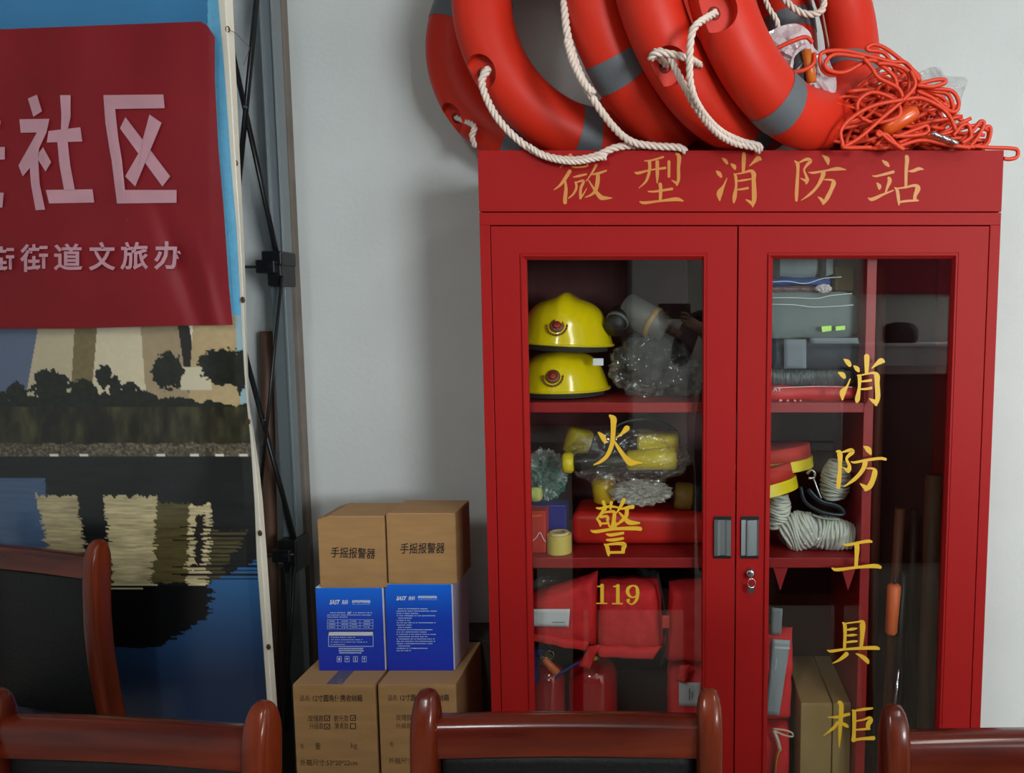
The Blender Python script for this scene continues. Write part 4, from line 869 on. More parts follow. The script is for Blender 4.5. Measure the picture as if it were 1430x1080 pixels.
for k, y in enumerate(np.arange(850, 911, 3.25)):
    r_ = random.Random(900 + k); dashes(b2, 554 + (0 if k % 4 else 2), [609, 604, 586, 610, 597, 575][r_.randrange(6)], y, 70 + k, 1.25)
# small cartons on top
YC = .12
for lab, a, b, yt, yb, tx0, tx1, ty, sl, z0 in (('small plain brown carton on top left of the stack with brush lettering', 444.5, 538, 722, 817, 462, 524, 764, 2, Zp(821, YF) + .0015), ('small plain brown carton on top right of the stack with brush lettering', 540.5, 637, 718, 812, 559, 621, 759, -1, Zp(816, YF) + .0015)):
    x0 = Xp(a, 770, YC); x1 = Xp(b, 770, YC); z1 = Zp(yt, YC)
    t = thing('small_carton', lab, 'box', ((x0 + x1) / 2, YC + .07, z0), 'small brown cartons on top of the stack')
    ch = .028 if a < 500 else .004; bm = B()  # body with the battered corner at the top left
    pts = [(x0, z0), (x1, z0), (x1, z1), (x0 + ch * .8, z1 + .0), (x0, z1 - ch * .25)]
    prism(bm, pts, YC, YC + .135); bmesh.ops.bevel(bm, geom=bm.edges[:], offset=.002, segments=1, affect='EDGES'); obj('body', bm, M_card, t)
    obj('flap', box(B(), x0 + ch, x1 - .001, YC + .001, YC + .065, z1 - .0005, z1 + .002), M_cardd, t); obj('flap', box(B(), x0 + ch, x1 - .001, YC + .067, YC + .134, z1 - .0005, z1 + .002), M_cardd, t)
    writing('手摇报警器', tx0, ty, tx1, ty + 15, YC - .0005, M_ink, t, bold=.012, shear=.08, slope=sl)
# ================================================================== CHAIRS
M_cw = mat('varnished_chair_wood', (110, 40, 14), .25, coat=.22, spec=.25, rgb2=(54, 11, 6), vscale=5, stretch=(3, 3, .4))
M_cwr = mat('varnished_rail_wood', (104, 36, 14), .25, coat=.22, spec=.25, rgb2=(58, 12, 7), vscale=5, stretch=(.5, 3, 4))
M_lea = mat('black_leather', (13, 13, 15), .5, spec=.25, bump=.15, bscale=120)
def chair(lab):
    """chair facing -Y, origin on the floor under the middle of the backrest, 0.92 m to the post tops"""
    t = thing('conference_chair', lab, 'chair', (0, 0, 0), 'varnished wooden conference chairs')
    HW = .1945; zt = .92
    for s in (-1, 1):
        bm = B(); prof = []; n = 26
        for i in range(n + 1):
            z = .0 + zt * i / n; y = .015 + .05 * ((.45 - z) / .45) ** 2 * (1 if z < .45 else 0) + .0; 
            if z > .45: y = .015 - .035 * math.sin((z - .45) / .47 * math.pi * .9) * .6
            prof.append((y, z))
        R = []
        for i, (y, z) in enumerate(prof):
            w_ = .0185; d_ = .026
            if z > zt - .03: q = (z - (zt - .03)) / .03; q = min(q, .999); kk = math.sqrt(1 - q * q); w_ *= .72 + .28 * kk; d_ *= max(.35, kk)
            R.append([bm.verts.new((s * HW + a * w_, y + b * d_, z)) for a, b in ((-1, -.7), (-.7, -1), (.7, -1), (1, -.7), (1, .7), (.7, 1), (-.7, 1), (-1, .7))])
        # rounded cap rings
        for A, C_ in zip(R, R[1:]):
            for k in range(8): bm.faces.new((A[k], A[(k + 1) % 8], C_[(k + 1) % 8], C_[k]))
        bm.faces.new(R[0][::-1]); bm.faces.new(R[-1])
        o = obj('post', bm, M_cw, t, True); md = o.modifiers.new('s', 'SUBSURF'); md.levels = md.render_levels = 2
    bm = B(); n = 22; R = []
    for i in range(n + 1):
        u = i / n; x = -HW + .012 + u * (2 * HW - .024); y = .010 + .004 * math.sin(u * math.pi); zr = zt - .042 + .001 * math.sin(u * math.pi)
        R.append([bm.verts.new((x, y + a, zr + b)) for a, b in ((-.019, -.052), (-.021, -.012), (-.014, -.002), (0, .0), (.014, -.004), (.02, -.016), (.018, -.052))])
    for A, C_ in zip(R, R[1:]):
        for k in range(7): bm.faces.new((A[k], A[(k + 1) % 7], C_[(k + 1) % 7], C_[k]))
    bm.faces.new(R[0]); bm.faces.new(R[-1][::-1]); obj('top_rail', bm, M_cwr, t, angle=50)
    bm = B(); box(bm, -HW + .017, HW - .017, -.004, .034, .48, zt - .0935, .012, 3)
    for v in bm.verts: v.co.y += .004 * math.cos(v.co.x / HW * 1.5)
    obj('backrest', bm, M_lea, t, angle=60)
    bm = B(); box(bm, -HW + .0, HW - .0, -.46, -.02, .42, .475, .02, 3); obj('seat', bm, M_lea, t, angle=60)
    bm = B(); box(bm, -HW, HW, -.45, -.02, .375, .42, .006); obj('seat_frame', bm, M_cw, t)
    for s in (-1, 1):
        bm = B(); box(bm, s * HW - .018, s * HW + .018, -.452, -.416, 0, .376, .008); obj('leg', bm, M_cw, t)
    return t
ch0 = chair('glossy reddish chair in the front centre before the left cabinet door')
SP = [(ch0, -.15, -.795, 0, None), (None, .482, -.838, 0, 'glossy reddish chair at the lower right before the right cabinet door'), (None, -.748, -.81, -.09, 'dark red chair at the lower left, nearest the bottom edge'), (None, -1.51, -.045, -.26, 'dark red chair further back at the left, close to the backdrop')]
for o_, x, y, rz, lab in SP:
    c = o_ or copy_tree(ch0); c.location = (x, y, 0); c.rotation_euler[2] = rz
    if lab: c['label'] = lab
# ================================================================== CONTENTS OF THE CABINET
def sc(Y, z=1.2): return F / ((Y - CY) * math.cos(TH) - (z - CZ) * math.sin(TH))   # px per metre
M_dark = mat('dark_rubber', (26, 26, 28), .55, bump=.3, bscale=40)
M_emb = mat('emblem_bronze', (116, 70, 40), .45, metal=.1); M_embr = mat('emblem_red', (150, 34, 28), .4)
def helmet(lab, c, W, H, tilt=0, crest=True):
    t = thing('fire_helmet', lab, 'helmet', c, 'yellow fire helmets'); mt = Matrix.Translation(Vector(c)) @ Matrix.Rotation(tilt, 4, 'Y')
    bm = B(); n = 40; R = []
    for i in range(19):
        el = (math.pi / 2) * i / 18; r = math.cos(el) ** .72; z = H * math.sin(el) ** .8
        ring = []
        for k in range(n):
            a = 2 * math.pi * k / n; fl = 1 + .10 * (1 - math.sin(el)) ** 6; x = W * r * math.cos(a) * fl; y = W * 1.12 * r * math.sin(a) * fl
            ridge = (.016 if crest else .004) * math.exp(-(x / .022) ** 2) * (1 if el > .25 else el / .25); ring.append(bm.verts.new((x, y, z + ridge)))
        R.append(ring)
    for A, C_ in zip(R, R[1:]):
        for k in range(n): bm.faces.new((A[k], A[(k + 1) % n], C_[(k + 1) % n], C_[k]))
    bmesh.ops.remove_doubles(bm, verts=bm.verts, dist=1e-4); bmesh.ops.transform(bm, matrix=mt, verts=bm.verts)
    obj('shell', bm, M_yel, t, True)
    bm = B(); q = []
    for k in range(n): a = 2 * math.pi * k / n; q.append((W * 1.10 * math.cos(a), W * 1.12 * 1.10 * math.sin(a), 0))
    tube(bm, q, .0035, 6, True); bmesh.ops.transform(bm, matrix=mt, verts=bm.verts); obj('brim_edge', bm, M_yel2, t, True)
    bm = B(); lathe(bm, [(W * .96, .004), (W * .98, -.016), (W * .86, -.018), (W * .84, .004)], (0, 0, 0), 'Z', 32, mt @ Matrix.Scale(1.1, 4, (0, 1, 0))); obj('inner_band', bm, mat('helmet_lining', (52, 56, 50), .7), t, True)
    # visor seam, round badge on crossed leaves
    fy = -W * 1.12
    def front(x, z, off=.002):
        r = max(.05, math.cos(math.asin(min(.99, (z / H) ** 1.25))) ** .72); yy = -1.12 * math.sqrt(max(0, (W * r) ** 2 - x * x)); return mt @ Vector((x, yy - off, z))
    bx0 = -.006; bz = H * .40; q = front(bx0, bz); nrm = Vector((0, -1, .55)).normalized(); rot = nrm.to_track_quat('Z', 'Y').to_matrix().to_4x4()
    e = obj('badge', lathe(B(), [(0, .006), (.0095, .006), (.012, .004), (.016, .005), (.018, .002), (.018, -.004), (0, -.004)], (0, 0, 0), 'Z', 24, Matrix.Translation(q) @ rot), M_emb, t, True)
    obj('badge_centre', lathe(B(), [(0, .0085), (.0075, .008), (.0105, .006), (0, .005)], (0, 0, 0), 'Z', 20, Matrix.Translation(q) @ rot), M_embr, e, True)
    bm = B()
    for s in (-1, 1):
        for k in range(6):
            a = math.radians(180 + k * 18) if s < 0 else math.radians(360 - k * 18); rr = .0245
            p0 = Vector((rr * math.cos(a), rr * math.sin(a) - .001, .001)); dl_ = Vector((-.006 * math.sin(a) * -s, .0075 * math.cos(a) * -s, .001))
            lathe(bm, [(0, -.0065), (.003, 0), (0, .0065)], (0, 0, 0), 'Z', 6, Matrix.Translation(q) @ rot @ Matrix.Translation(p0) @ dl_.to_track_quat('Z', 'Y').to_matrix().to_4x4())
    obj('badge_leaves', bm, M_emb, e, True)
    return t
Yh = .205; pl = P(772, 552, Yh - .14); ph = P(778, 482, Yh - .13)
h1 = helmet('yellow fire helmet with a round badge, resting on the top left shelf', (pl.x + .004, Yh, SH1 + .0205), .111, .098, 0, False)
h2 = helmet('yellow fire helmet with a round badge and raised crest, stacked on the other helmet', (ph.x + .003, Yh, SH1 + .0205 + .117), .112, .116, .05, True)
q = P(835, 505, .1); bm = B(); box(bm, q.x - .012, q.x + .014, .09, .1, q.z - .01, q.z + .008, .002); tag(obj('paper_tag', bm, M_white), 'small white paper tag beside the helmets', 'tag')
# breathing filters and dark rubber gear in a clear bag
t = thing('gas_mask', 'dark rubber gas mask with grey filter canister in a clear bag on the top shelf', 'gas mask', (P(915, 550, .2).x, .2, SH1))
q = P(912, 500, .2); bm = B(); blob(bm, (q.x, .22, SH1 + .085), (.085, .075, .085), .14, 8, 4, 2, SH1 + .003); blob(bm, (q.x + .07, .2, SH1 + .05), (.055, .07, .05), .2, 8, 4, 9, SH1 + .003)
obj('facepiece', bm, M_dark, t, True)
M_fil = mat('filter_grey', (92, 90, 86), .5)
a = P(872, 428, .2); b = P(932, 462, .17); qd = b - a; mq = Matrix.Translation((a + b) / 2) @ qd.to_track_quat('Z', 'Y').to_matrix().to_4x4()
L_ = qd.length / 2; f_ = obj('filter_canister', lathe(B(), [(0, -L_), (.034, -L_), (.04, -L_ + .006), (.04, L_ - .03), (.034, L_ - .026), (.034, L_), (0, L_)], (0, 0, 0), 'Z', 28, mq), M_fil, t, True)
obj('canister_ring', lathe(B(), [(.0405, L_ - .05), (.043, L_ - .048), (.043, L_ - .038), (.0405, L_ - .036)], (0, 0, 0), 'Z', 28, mq), mat('ring_tan', (150, 120, 70), .5), f_, True)
a = P(852, 468, .13); b = P(872, 430, .2); qd = b - a; mq = Matrix.Translation((a + b) / 2) @ qd.to_track_quat('Z', 'Y').to_matrix().to_4x4(); L_ = .03
obj('exhale_valve', lathe(B(), [(0, -L_), (.026, -L_), (.026, L_), (0, L_)], (0, 0, 0), 'Z', 24, mq), M_dark, t, True)
obj('valve_ring', lathe(B(), [(.027, -.004), (.030, -.003), (.030, .005), (.027, .006)], (0, 0, 0), 'Z', 24, mq), M_fil, t, True)
bm = B(); crumple(bm, (q.x + .0, .17, SH1 + .075), (.12, .10, .085), 12, 5, .28, SH1 + .003); crumple(bm, (P(960, 530, .12).x, .13, SH1 + .05), (.055, .06, .055), 17, 4, .35, SH1 + .003)
obj('clear_bag', bm, M_film, t)
# middle shelf, left part
def capsule(bm, A, C_, r0, r1, seg=20, cap=.006):
    d_ = C_ - A; L_ = d_.length; mq = Matrix.Translation(A) @ d_.to_track_quat('Z', 'Y').to_matrix().to_4x4()
    return lathe(bm, [(0, 0), (r0 - cap, 0), (r0, cap), (r1, L_ - cap), (r1 - cap, L_), (0, L_)], (0, 0, 0), 'Z', seg, mq)
M_yb = mat('black_grip', (34, 33, 32), .35)
def torch(lab, A, C_, r, Y, hx, hy, grp='yellow and black hand lamps'):
    t = thing('hand_lamp', lab, 'lamp', (A + C_) / 2, grp); e = (C_ - A)
    obj('end_ring', capsule(B(), A, A + e * .10, r * 1.12, r * 1.12), M_yel2, t, True); obj('barrel', capsule(B(), A + e * .10, A + e * .56, r, r), M_yb, t, True)
    obj('head', capsule(B(), A + e * .56, C_, r * 1.05, r * 1.25), M_yel2, t, True); return t
A = P(785, 647, .1); C_ = P(944, 640, .13)
t = torch('yellow and black hand lamp lying across the middle left shelf', A, C_, .0235, .1, 0, 0)
bm = B(); q = P(918, 625, .16); box(bm, q.x - .052, q.x + .055, .13, .22, q.z - .02, q.z + .035, .012, 3); obj('lamp_housing', bm, M_yel2, t, angle=60)
bm = B(); tube(bm, cr(rp([(870, 640, .2), (855, 600, .2), (900, 585, .22), (940, 600, .22), (948, 625, .2)]), 6), .008, 8); obj('strap', bm, M_yb, t, True)
A = P(812, 600, .22); t = thing('yellow_cap', 'round yellow plastic lamp cap standing behind the black barrel', 'cap', P(805, 640, .22))
obj('body', capsule(B(), P(802, 634, .22), P(812, 600, .22), .034, .036), M_yel2, t, True)
t = thing('mask_box', 'small yellow plastic jar wrapped in film on the red case', 'jar', P(843, 703, .17))
obj('body', capsule(B(), P(845, 702, .17), P(842, 668, .17), .029, .032), mat('mustard_plastic', (206, 168, 40), .35), t, True)
t = thing('tan_roll', 'tan roll with a dark end at the right edge of the middle left shelf', 'roll', P(960, 705, .2))
obj('body', capsule(B(), P(942, 692, .2), P(968, 694, .2), .036, .036), mat('tan_plastic', (150, 116, 48), .6), t, True); obj('end', capsule(B(), P(968, 694, .2), P(984, 695, .2), .038, .038), M_blackm, t, True)
bm = B(); crumple(bm, P(895, 688, .13), (.085, .05, .036), 21, 5, .3); tag(obj('film_wrap', bm, sheer('film_white', (214, 210, 200), .42, .1, .06, 28, .7)), 'crumpled pale plastic wrap over the red case', 'plastic wrap')
bm = B(); crumple(bm, P(875, 640, .13), (.17, .08, .078), 31, 5, .25); tag(obj('film_bag', bm, sheer('film_faint', (190, 195, 195), .02, .005, .08, 30, .7)), 'thin clear bag around the yellow and black hand lamp', 'plastic bag')
# long red case
zc = SH2 + .0015; x0 = P(797, 740, .14).x; x1 = P(985, 740, .14).x
bm = B(); box(bm, x0, x1 + .02, .14, .30, zc, zc + .088, .02, 3)
for v in bm.verts: v.co.z -= max(0, (v.co.x - (x0 + .15))) * .10 * (1 if v.co.z > zc + .03 else 0); v.co.z += .01 * (v.co.z > zc + .04) * math.sin(v.co.x * 25)
tag(obj('red_case', bm, mat('red_soft_plastic', (206, 40, 32), .4, bump=.1, bscale=20), None, angle=60), 'long soft red case lying at the back of the middle left shelf', 'case')
q = P(780, 770, .075); t = thing('tape_roll', 'roll of yellow adhesive tape standing on the middle left shelf', 'tape', (q.x, .09, SH2)); s_ = sc(.09)
obj('tape', lathe(B(), [(.0185, 0), (.031, 0), (.031, .047), (.0185, .047)], (q.x, .09, SH2 + .0008), 'Z', 36), mat('yellow_tape', (214, 190, 96), .4), t, angle=50)
obj('core', lathe(B(), [(.0165, .0), (.024, .0), (.024, .052), (.0165, .052)], (q.x, .09, SH2 + .001), 'Z', 36), mat('tape_core', (222, 200, 150), .7), t, angle=50)
q = P(765, 735, .13); bm = B(); box(bm, P(741, 720, .13).x, P(790, 720, .13).x, .13, .19, SH2 + .001, Zp(706, .13), .002)
t = thing('dark_blue_box', 'small dark blue box behind the tape roll', 'box', (P(765, 720, .13).x, .16, SH2)); obj('body', bm, mat('navy_card', (24, 34, 130), .4), t)
bm = B(); pprism(bm, [(742, 707), (762, 707), (762, 709), (742, 709)], .1293); pprism(bm, [(760, 709), (762, 709), (762, 722), (760, 722)], .1293); obj('label_line', bm, mat('pale_gold', (190, 170, 120), .5), t)
t = thing('small_red_box', 'small red carton with a white arc at the left end of the middle shelf', 'box', (P(751, 740, .1).x, .1, SH2))
bm = B(); x0 = P(738, 740, .08).x; x1 = P(762, 740, .08).x; box(bm, x0, x1, .08, .13, SH2 + .001, Zp(714, .08), .002); obj('body', bm, mat('red_card', (196, 42, 32), .5), t)
bm = B(); tube(bm, cr(rp([(742, 757, .0795), (749, 751, .0795), (754, 744, .0795), (759, 753, .0795), (762, 757, .0795)]), 5), .0011, 5); obj('arc_print', bm, M_white, t); bm = B(); pprism(bm, [(741, 720), (757, 719), (757, 721), (741, 722)], .0795); obj('print_line', bm, mat('orange_print', (230, 110, 50), .5), t)
# teal netting with crinkled foil
t = thing('net_bag', 'teal net bag under crinkled clear film at the left of the middle shelf', 'net bag', (P(760, 700, .2).x, .2, Zp(706, .13)))
bm = B(); c = P(762, 670, .18); crumple(bm, (c.x, .2, c.z - .0), (.058, .05, .066), 41, 5, .35); obj('netting', bm, mat('teal_net', (18, 96, 84), .6), t)
bm = B(); crumple(bm, (c.x - .004, .185, c.z + .012), (.062, .05, .075), 44, 5, .4); obj('film', bm, sheer('film_bright', (210, 220, 216), .18, .15, .04, 40, .9), t)
bm = B(); blob(bm, P(748, 690, .12), (.020, .015, .018), .1, 5, 3); obj('contents', bm, mat('lime', (196, 200, 110), .5), t, True)
# bottom left: vests, bottles, tools
def pillow(bm, pts, Y, th, seed=0, nx=22, ny=18):
    """padded cloth panel with the surveyed quad outline (tl, tr, br, bl), th thick"""
    c = [P(*p, Y) for p in pts]; f = []; b = []
    for j in range(ny + 1):
        fr, br_ = [], []
        for i in range(nx + 1):
            u, v = i / nx, j / ny; q = (c[0] * (1 - u) + c[1] * u) * (1 - v) + (c[3] * (1 - u) + c[2] * u) * v
            k = (max(0, 1 - (2 * u - 1) ** 8) * max(0, 1 - (2 * v - 1) ** 8)) ** .5
            w_ = .006 * mnoise.noise(Vector((q.x * 16, q.z * 22, seed))) + .003 * mnoise.noise(Vector((q.x * 45, q.z * 30, seed)))
            e = .004 * mnoise.noise(Vector((q.x * 30, q.z * 30, seed + 9)))
            fr.append(bm.verts.new((q.x + e, Y + th / 2 * (1 - k) + w_ * k, q.z + e))); br_.append(bm.verts.new((q.x + e, Y + th - th / 2 * (1 - k) + .001, q.z + e)))
        f.append(fr); b.append(br_)
    for j in range(ny):
        for i in range(nx): bm.faces.new((f[j][i], f[j][i + 1], f[j + 1][i + 1], f[j + 1][i])); bm.faces.new((b[j][i], b[j + 1][i], b[j + 1][i + 1], b[j][i + 1]))
    for i in range(nx): bm.faces.new((f[0][i], b[0][i], b[0][i + 1], f[0][i + 1])); bm.faces.new((f[ny][i], f[ny][i + 1], b[ny][i + 1], b[ny][i]))
    for j in range(ny): bm.faces.new((f[j][0], f[j + 1][0], b[j + 1][0], b[j][0])); bm.faces.new((f[j][nx], b[j][nx], b[j + 1][nx], f[j + 1][nx]))
    return bm
M_web = mat('black_webbing', (24, 22, 26), .7, bump=.2, bscale=200)
t = thing('life_vest', 'folded red life vest with a blank white label, left on the bottom of the cabinet', 'life vest', (P(780, 900, .15).x, .15, P(780, 905, .12).z), 'red life vests')
obj('front_panel', pillow(B(), [(738, 838), (832, 806), (834, 912), (738, 893)], .09, .09, 1), M_fabr, t, True)
obj('hem', pillow(B(), [(736, 886), (822, 899), (820, 912), (736, 897)], .082, .02, 2, 20, 5), M_fabr, t, True)
bm = B(); sheet(bm, [P(743, 851, .0815), P(796, 851, .0815), P(794, 876, .0815), P(743, 875, .0815)], 10, 5, .0012, 12, 3, .0012); lb = obj('label', bm, M_white, t, True); 
dsh = B(); r = random.Random(4)
for x in np.arange(771, 788, 2.6): pprism(dsh, [(x, 869), (x + 1.6, 869), (x + 1.6, 870), (x, 870)], .0795, .0003)
obj('small_print', dsh, M_ink, lb)
bm = B(); pillow(bm, [(822, 905), (838, 903), (822, 938), (807, 932)], .075, .012, 5, 6, 8); obj('tie', bm, M_fabr, t, True)
t = thing('life_vest', 'plump red life vest in the middle of the lower left compartment', 'life vest', (P(880, 900, .15).x, .15, P(880, 928, .12).z), 'red life vests')
obj('front_panel', pillow(B(), [(834, 822), (920, 820), (927, 915), (831, 912)], .085, .13, 7), M_fabr, t, True); obj('hem', pillow(B(), [(829, 905), (925, 906), (912, 925), (834, 922)], .08, .03, 8, 20, 5), M_fabr, t, True)
bm = B(); tube(bm, cr(rp([(918, 800, .1), (926, 838, .09), (930, 872, .085), (931, 900, .085), (922, 928, .09)]), 6), .0085, 8, flat=.35); w1 = obj('strap', bm, M_web, t, True)
bm = B(); box(bm, P(928, 868, .075).x - .006, P(928, 868, .075).x + .012, .07, .08, P(928, 877, .075).z, P(928, 860, .075).z, .002); obj('buckle', bm, mat('red_buckle', (205, 60, 55), .4), t)
t = thing('life_vest', 'red life vest at the right of the lower left compartment, partly behind the door frame', 'life vest', (P(957, 900, .15).x, .15, P(957, 935, .12).z), 'red life vests')
obj('front_panel', pillow(B(), [(935, 822), (992, 818), (992, 936), (926, 932)], .095, .11, 11), M_fabr, t, True); bm = B(); pillow(bm, [(950, 930), (964, 930), (957, 956), (944, 952)], .085, .01, 12, 6, 6); obj('tie', bm, M_fabr, t, True)
t = thing('folded_vest', 'red folded vest with a grey tag low down beside the chair post', 'life vest', (P(960, 1000, .12).x, .16, ZB + .002), 'red life vests')
obj('panel', pillow(B(), [(932, 938), (990, 938), (990, 1138), (928, 1138)], .12, .12, 14), M_fabr, t, True)
bm = B(); sheet(bm, [P(948, 953, .114), P(978, 954, .114), P(978, 987, .114), P(948, 986, .114)], 6, 6, .001, 12, 3, .001); obj('tag', bm, mat('grey_paper', (196, 196, 200), .7), t, True)
bm = B(); pprism(bm, [(962, 962), (964, 962), (964, 978), (962, 978)], .1132, .0003); pprism(bm, [(966, 966), (967.4, 966), (967.4, 976), (966, 976)], .1132, .0003); obj('tag_print', bm, mat('grey_ink', (120, 120, 125), .7), t)
bm = B(); pillow(bm, [(835, 800), (990, 800), (990, 826), (845, 826)], .28, .08, 19); blob(bm, P(905, 815, .2), (.03, .03, .05), .2, 6, 3, 3); blob(bm, P(965, 812, .2), (.07, .04, .02), .2, 6, 3, 5)
tag(obj('webbing_bundle', bm, M_blackm, None, True), 'dark webbing bundle in the shadow above the red life vests', 'webbing')
bm = B(); crumple(bm, P(765, 822, .2), (.055, .04, .035), 51, 4, .3); tag(obj('clear_film', bm, sheer('film_dim', (150, 160, 160), .2, .05, .06, 30, .7)), 'crumpled clear film above the left life vest', 'plastic bag')
def extinguisher(lab, px, Y, r, ytop):
    c = P(px, 960, Y); zt = P(px, ytop, Y).z; t = thing('fire_extinguisher', lab, 'fire extinguisher', (c.x, Y + r, ZB + .0015), 'red fire extinguishers'); H = zt - ZB - .0015
    obj('cylinder', lathe(B(), [(0, 0), (r * .92, 0), (r, .01), (r, H - r * .75), (r * .93, H - r * .42), (r * .7, H - r * .15), (r * .35, H), (0, H)], (c.x, Y + r, ZB + .0015), 'Z', 40), mat('extinguisher_red', (176, 22, 26), .14, coat=.8), t, True)
    obj('neck', lathe(B(), [(r * .36, 0), (r * .36, .02), (r * .26, .022), (r * .26, .035), (0, .035)], (c.x, Y + r, zt - .004), 'Z', 24), mat('brass', (150, 136, 60), .35, metal=.8), t, True)
    bm = B(); box(bm, c.x - .006, c.x + .006, Y + r - .09 + .05, Y + r + .01, zt + .03, zt + .036, .002); box(bm, c.x - .006, c.x + .006, Y + r - .07 + .05, Y + r + .01, zt + .045, zt + .05, .002); obj('lever', bm, M_black, t)
    return t
extinguisher('red fire extinguisher at the far left of the cabinet bottom', 757, .13, .052, 938); extinguisher('red fire extinguisher in the middle of the cabinet bottom, brass neck under a red tie', 824, .14, .067, 934)
q0 = P(759, 920, .09); q1 = P(779, 941, .085); t = thing('orange_handle_tool', 'orange handled pin tool with a wire ring above the left extinguisher', 'tool', q0)
obj('handle', capsule(B(), q0, q1, .0085, .0105, 16, .003), mat('orange_rubber', (206, 98, 48), .5), t, True)
bm = B(); tube(bm, rp([(752, 916, .09), (760, 923, .09)]), .0017, 6); tube(bm, rp([(755, 915, .088), (763, 921, .088)]), .0017, 6); obj('prongs', bm, M_chrome, t, True)
bm = B(); a = np.linspace(0, 2 * math.pi, 20, endpoint=False); c = P(767, 915, .085); tube(bm, [(c.x + .0115 * math.cos(k), .085, c.z + .0105 * math.sin(k)) for k in a], .0008, 5, True); obj('wire_ring', bm, M_chrome, t, True)
bm = B(); tube(bm, cr(rp([(776, 944, .095), (790, 936, .09), (806, 927, .09), (822, 921, .1)]), 6), .004, 8); tube(bm, cr(rp([(776, 948, .1), (795, 932, .1), (815, 925, .11)]), 6), .0035, 8)
tag(obj('blue_hose', bm, mat('blue_rubber', (34, 54, 120), .5), None, True), 'thin blue hose curving above the middle extinguisher', 'hose')
bm = B(); prism(bm, [(P(x, y, .12).x, P(x, y, .12).z) for x, y in ((738, 905), (768, 906), (752, 915), (753, 952), (738, 955))], .11, .13); tag(obj('blue_bag_edge', bm, mat('blue_nylon', (30, 38, 110), .6)), 'dark blue nylon strap at the left edge above the extinguisher', 'strap')
bm = B(); box(bm, P(857, 960, .33).x, P(935, 960, .33).x, .3, .37, ZB + .002, P(890, 935, .3).z, .01); tag(obj('dark_case', bm, mat('dark_maroon_case', (46, 14, 16), .6)), 'dark case at the back between the extinguisher and the grey tagged vest', 'case')
# ---- right compartment, top shelf: folded gear
Xr0 = P(1071, 500, .1).x - .03; Xr1 = XP0 - .004
M_gar = mat('grey_green_fabric', (104, 116, 116), .8, bump=.2, bscale=25); M_nav = mat('navy_fabric', (34, 42, 54), .75, bump=.3, bscale=25)
def fold(lab, name, px1, y0, y1, Y, m, seed, cat='clothing', th=.22, edges=True, grp='folded gear on the top right shelf'):
    z0 = Zp(y1, Y); z1 = Zp(y0, Y); x1 = min(P(px1, (y0 + y1) / 2, Y).x, Xr1); bm = B()
    n = 26; mrows = 7; f = []
    for j in range(mrows + 1):
        a = math.pi * j / mrows; row = []
        for i in range(n + 1):
            x = Xr0 + (x1 - Xr0) * i / n; e = (i / n) ** 14; w_ = .004 * mnoise.noise(Vector((x * 18, seed, j * .3)))
            z = (z0 + z1) / 2 + (z1 - z0) / 2 * math.cos(a) * (1 - .35 * e) + w_; y = Y + .012 - .012 * math.sin(a) * (1 - e) + .01 * e; row.append(bm.verts.new((x, y + w_ * .5, z)))
        f.append(row)
    b = [[bm.verts.new((v.co.x, Y + th, v.co.z)) for v in r_] for r_ in (f[0], f[-1])]
    for j in range(mrows):
        for i in range(n): bm.faces.new((f[j][i], f[j][i + 1], f[j + 1][i + 1], f[j + 1][i]))
    for i in range(n): bm.faces.new((f[0][i], b[0][i], b[0][i + 1], f[0][i + 1])); bm.faces.new((f[-1][i], f[-1][i + 1], b[1][i + 1], b[1][i])); bm.faces.new((b[0][i], b[1][i], b[1][i + 1], b[0][i + 1]))
    bm.faces.new([r_[n] for r_ in f] + [b[1][n], b[0][n]]); bm.faces.new([r_[0] for r_ in f][::-1] + [b[0][0], b[1][0]])
    t = thing(name, lab, cat, ((Xr0 + x1) / 2, Y + th / 2, z0), grp); obj('fabric', bm, m, t, True); return t
zred = SH1
t = fold('folded red bag with pale lettering at the bottom of the top right pile', 'folded_red_bag', 1206, 540, 560.2, .075, mat('red_nylon', (200, 36, 40), .45, bump=.3, bscale=18), 3, 'bag')
writing('AY', 1079, 540.8, 1092, 547, .0735, mat('pale_pink_print', (225, 170, 170), .6), t, bold=.05)
for k, x in enumerate((1090, 1100, 1110, 1118)): q = P(x, 560, .073); obj('stud', lathe(B(), [(0, -.002), (.004 if k == 0 else .0028, 0), (0, .001)], tuple(q), 'Y', 10), mat('pale_stud', (220, 150, 150), .4), t)
t = fold('silvery crinkled plastic roll above the folded red bag', 'foil_roll', 1196, 516, 540, .09, mat('crinkled_silver', (92, 98, 100), .25, metal=.3, bump=1.0, bscale=60, stretch=(3, 1, .5)), 5, 'plastic roll')
t = fold('dark navy folded jacket with a grey strap, above the silvery roll', 'folded_jacket', 1203, 474, 516, .08, M_nav, 8)
bm = B(); sheet(bm, [P(1095, 474, .064), P(1126, 474, .064), P(1126, 515, .070), P(1095, 515, .070)], 5, 8, .001, 10, 1, .003); obj('strap', bm, mat('grey_webbing', (112, 122, 132), .7), t, True)
bm = B(); sheet(bm, [P(1131, 472, .066), P(1198, 472, .066), P(1200, 480, .066), P(1132, 480, .066)], 8, 2, .0008, 10, 2, .003); obj('flap', bm, MATS['grey_webbing'], t, True)
t = fold('grey green folded fire coat with a lime reflective patch', 'folded_coat', 1208, 407, 474, .085, M_gar, 11)
M_lime = mat('lime_reflective', (190, 240, 100), .5)
for pp in ([(1147, 456), (1161, 455), (1161, 462), (1148, 464)], [(1167, 456), (1180, 455), (1180, 460.5), (1167, 462)]): bm = B(); pprism(bm, pp, .071, .002); obj('reflective_patch', bm, M_lime, t)
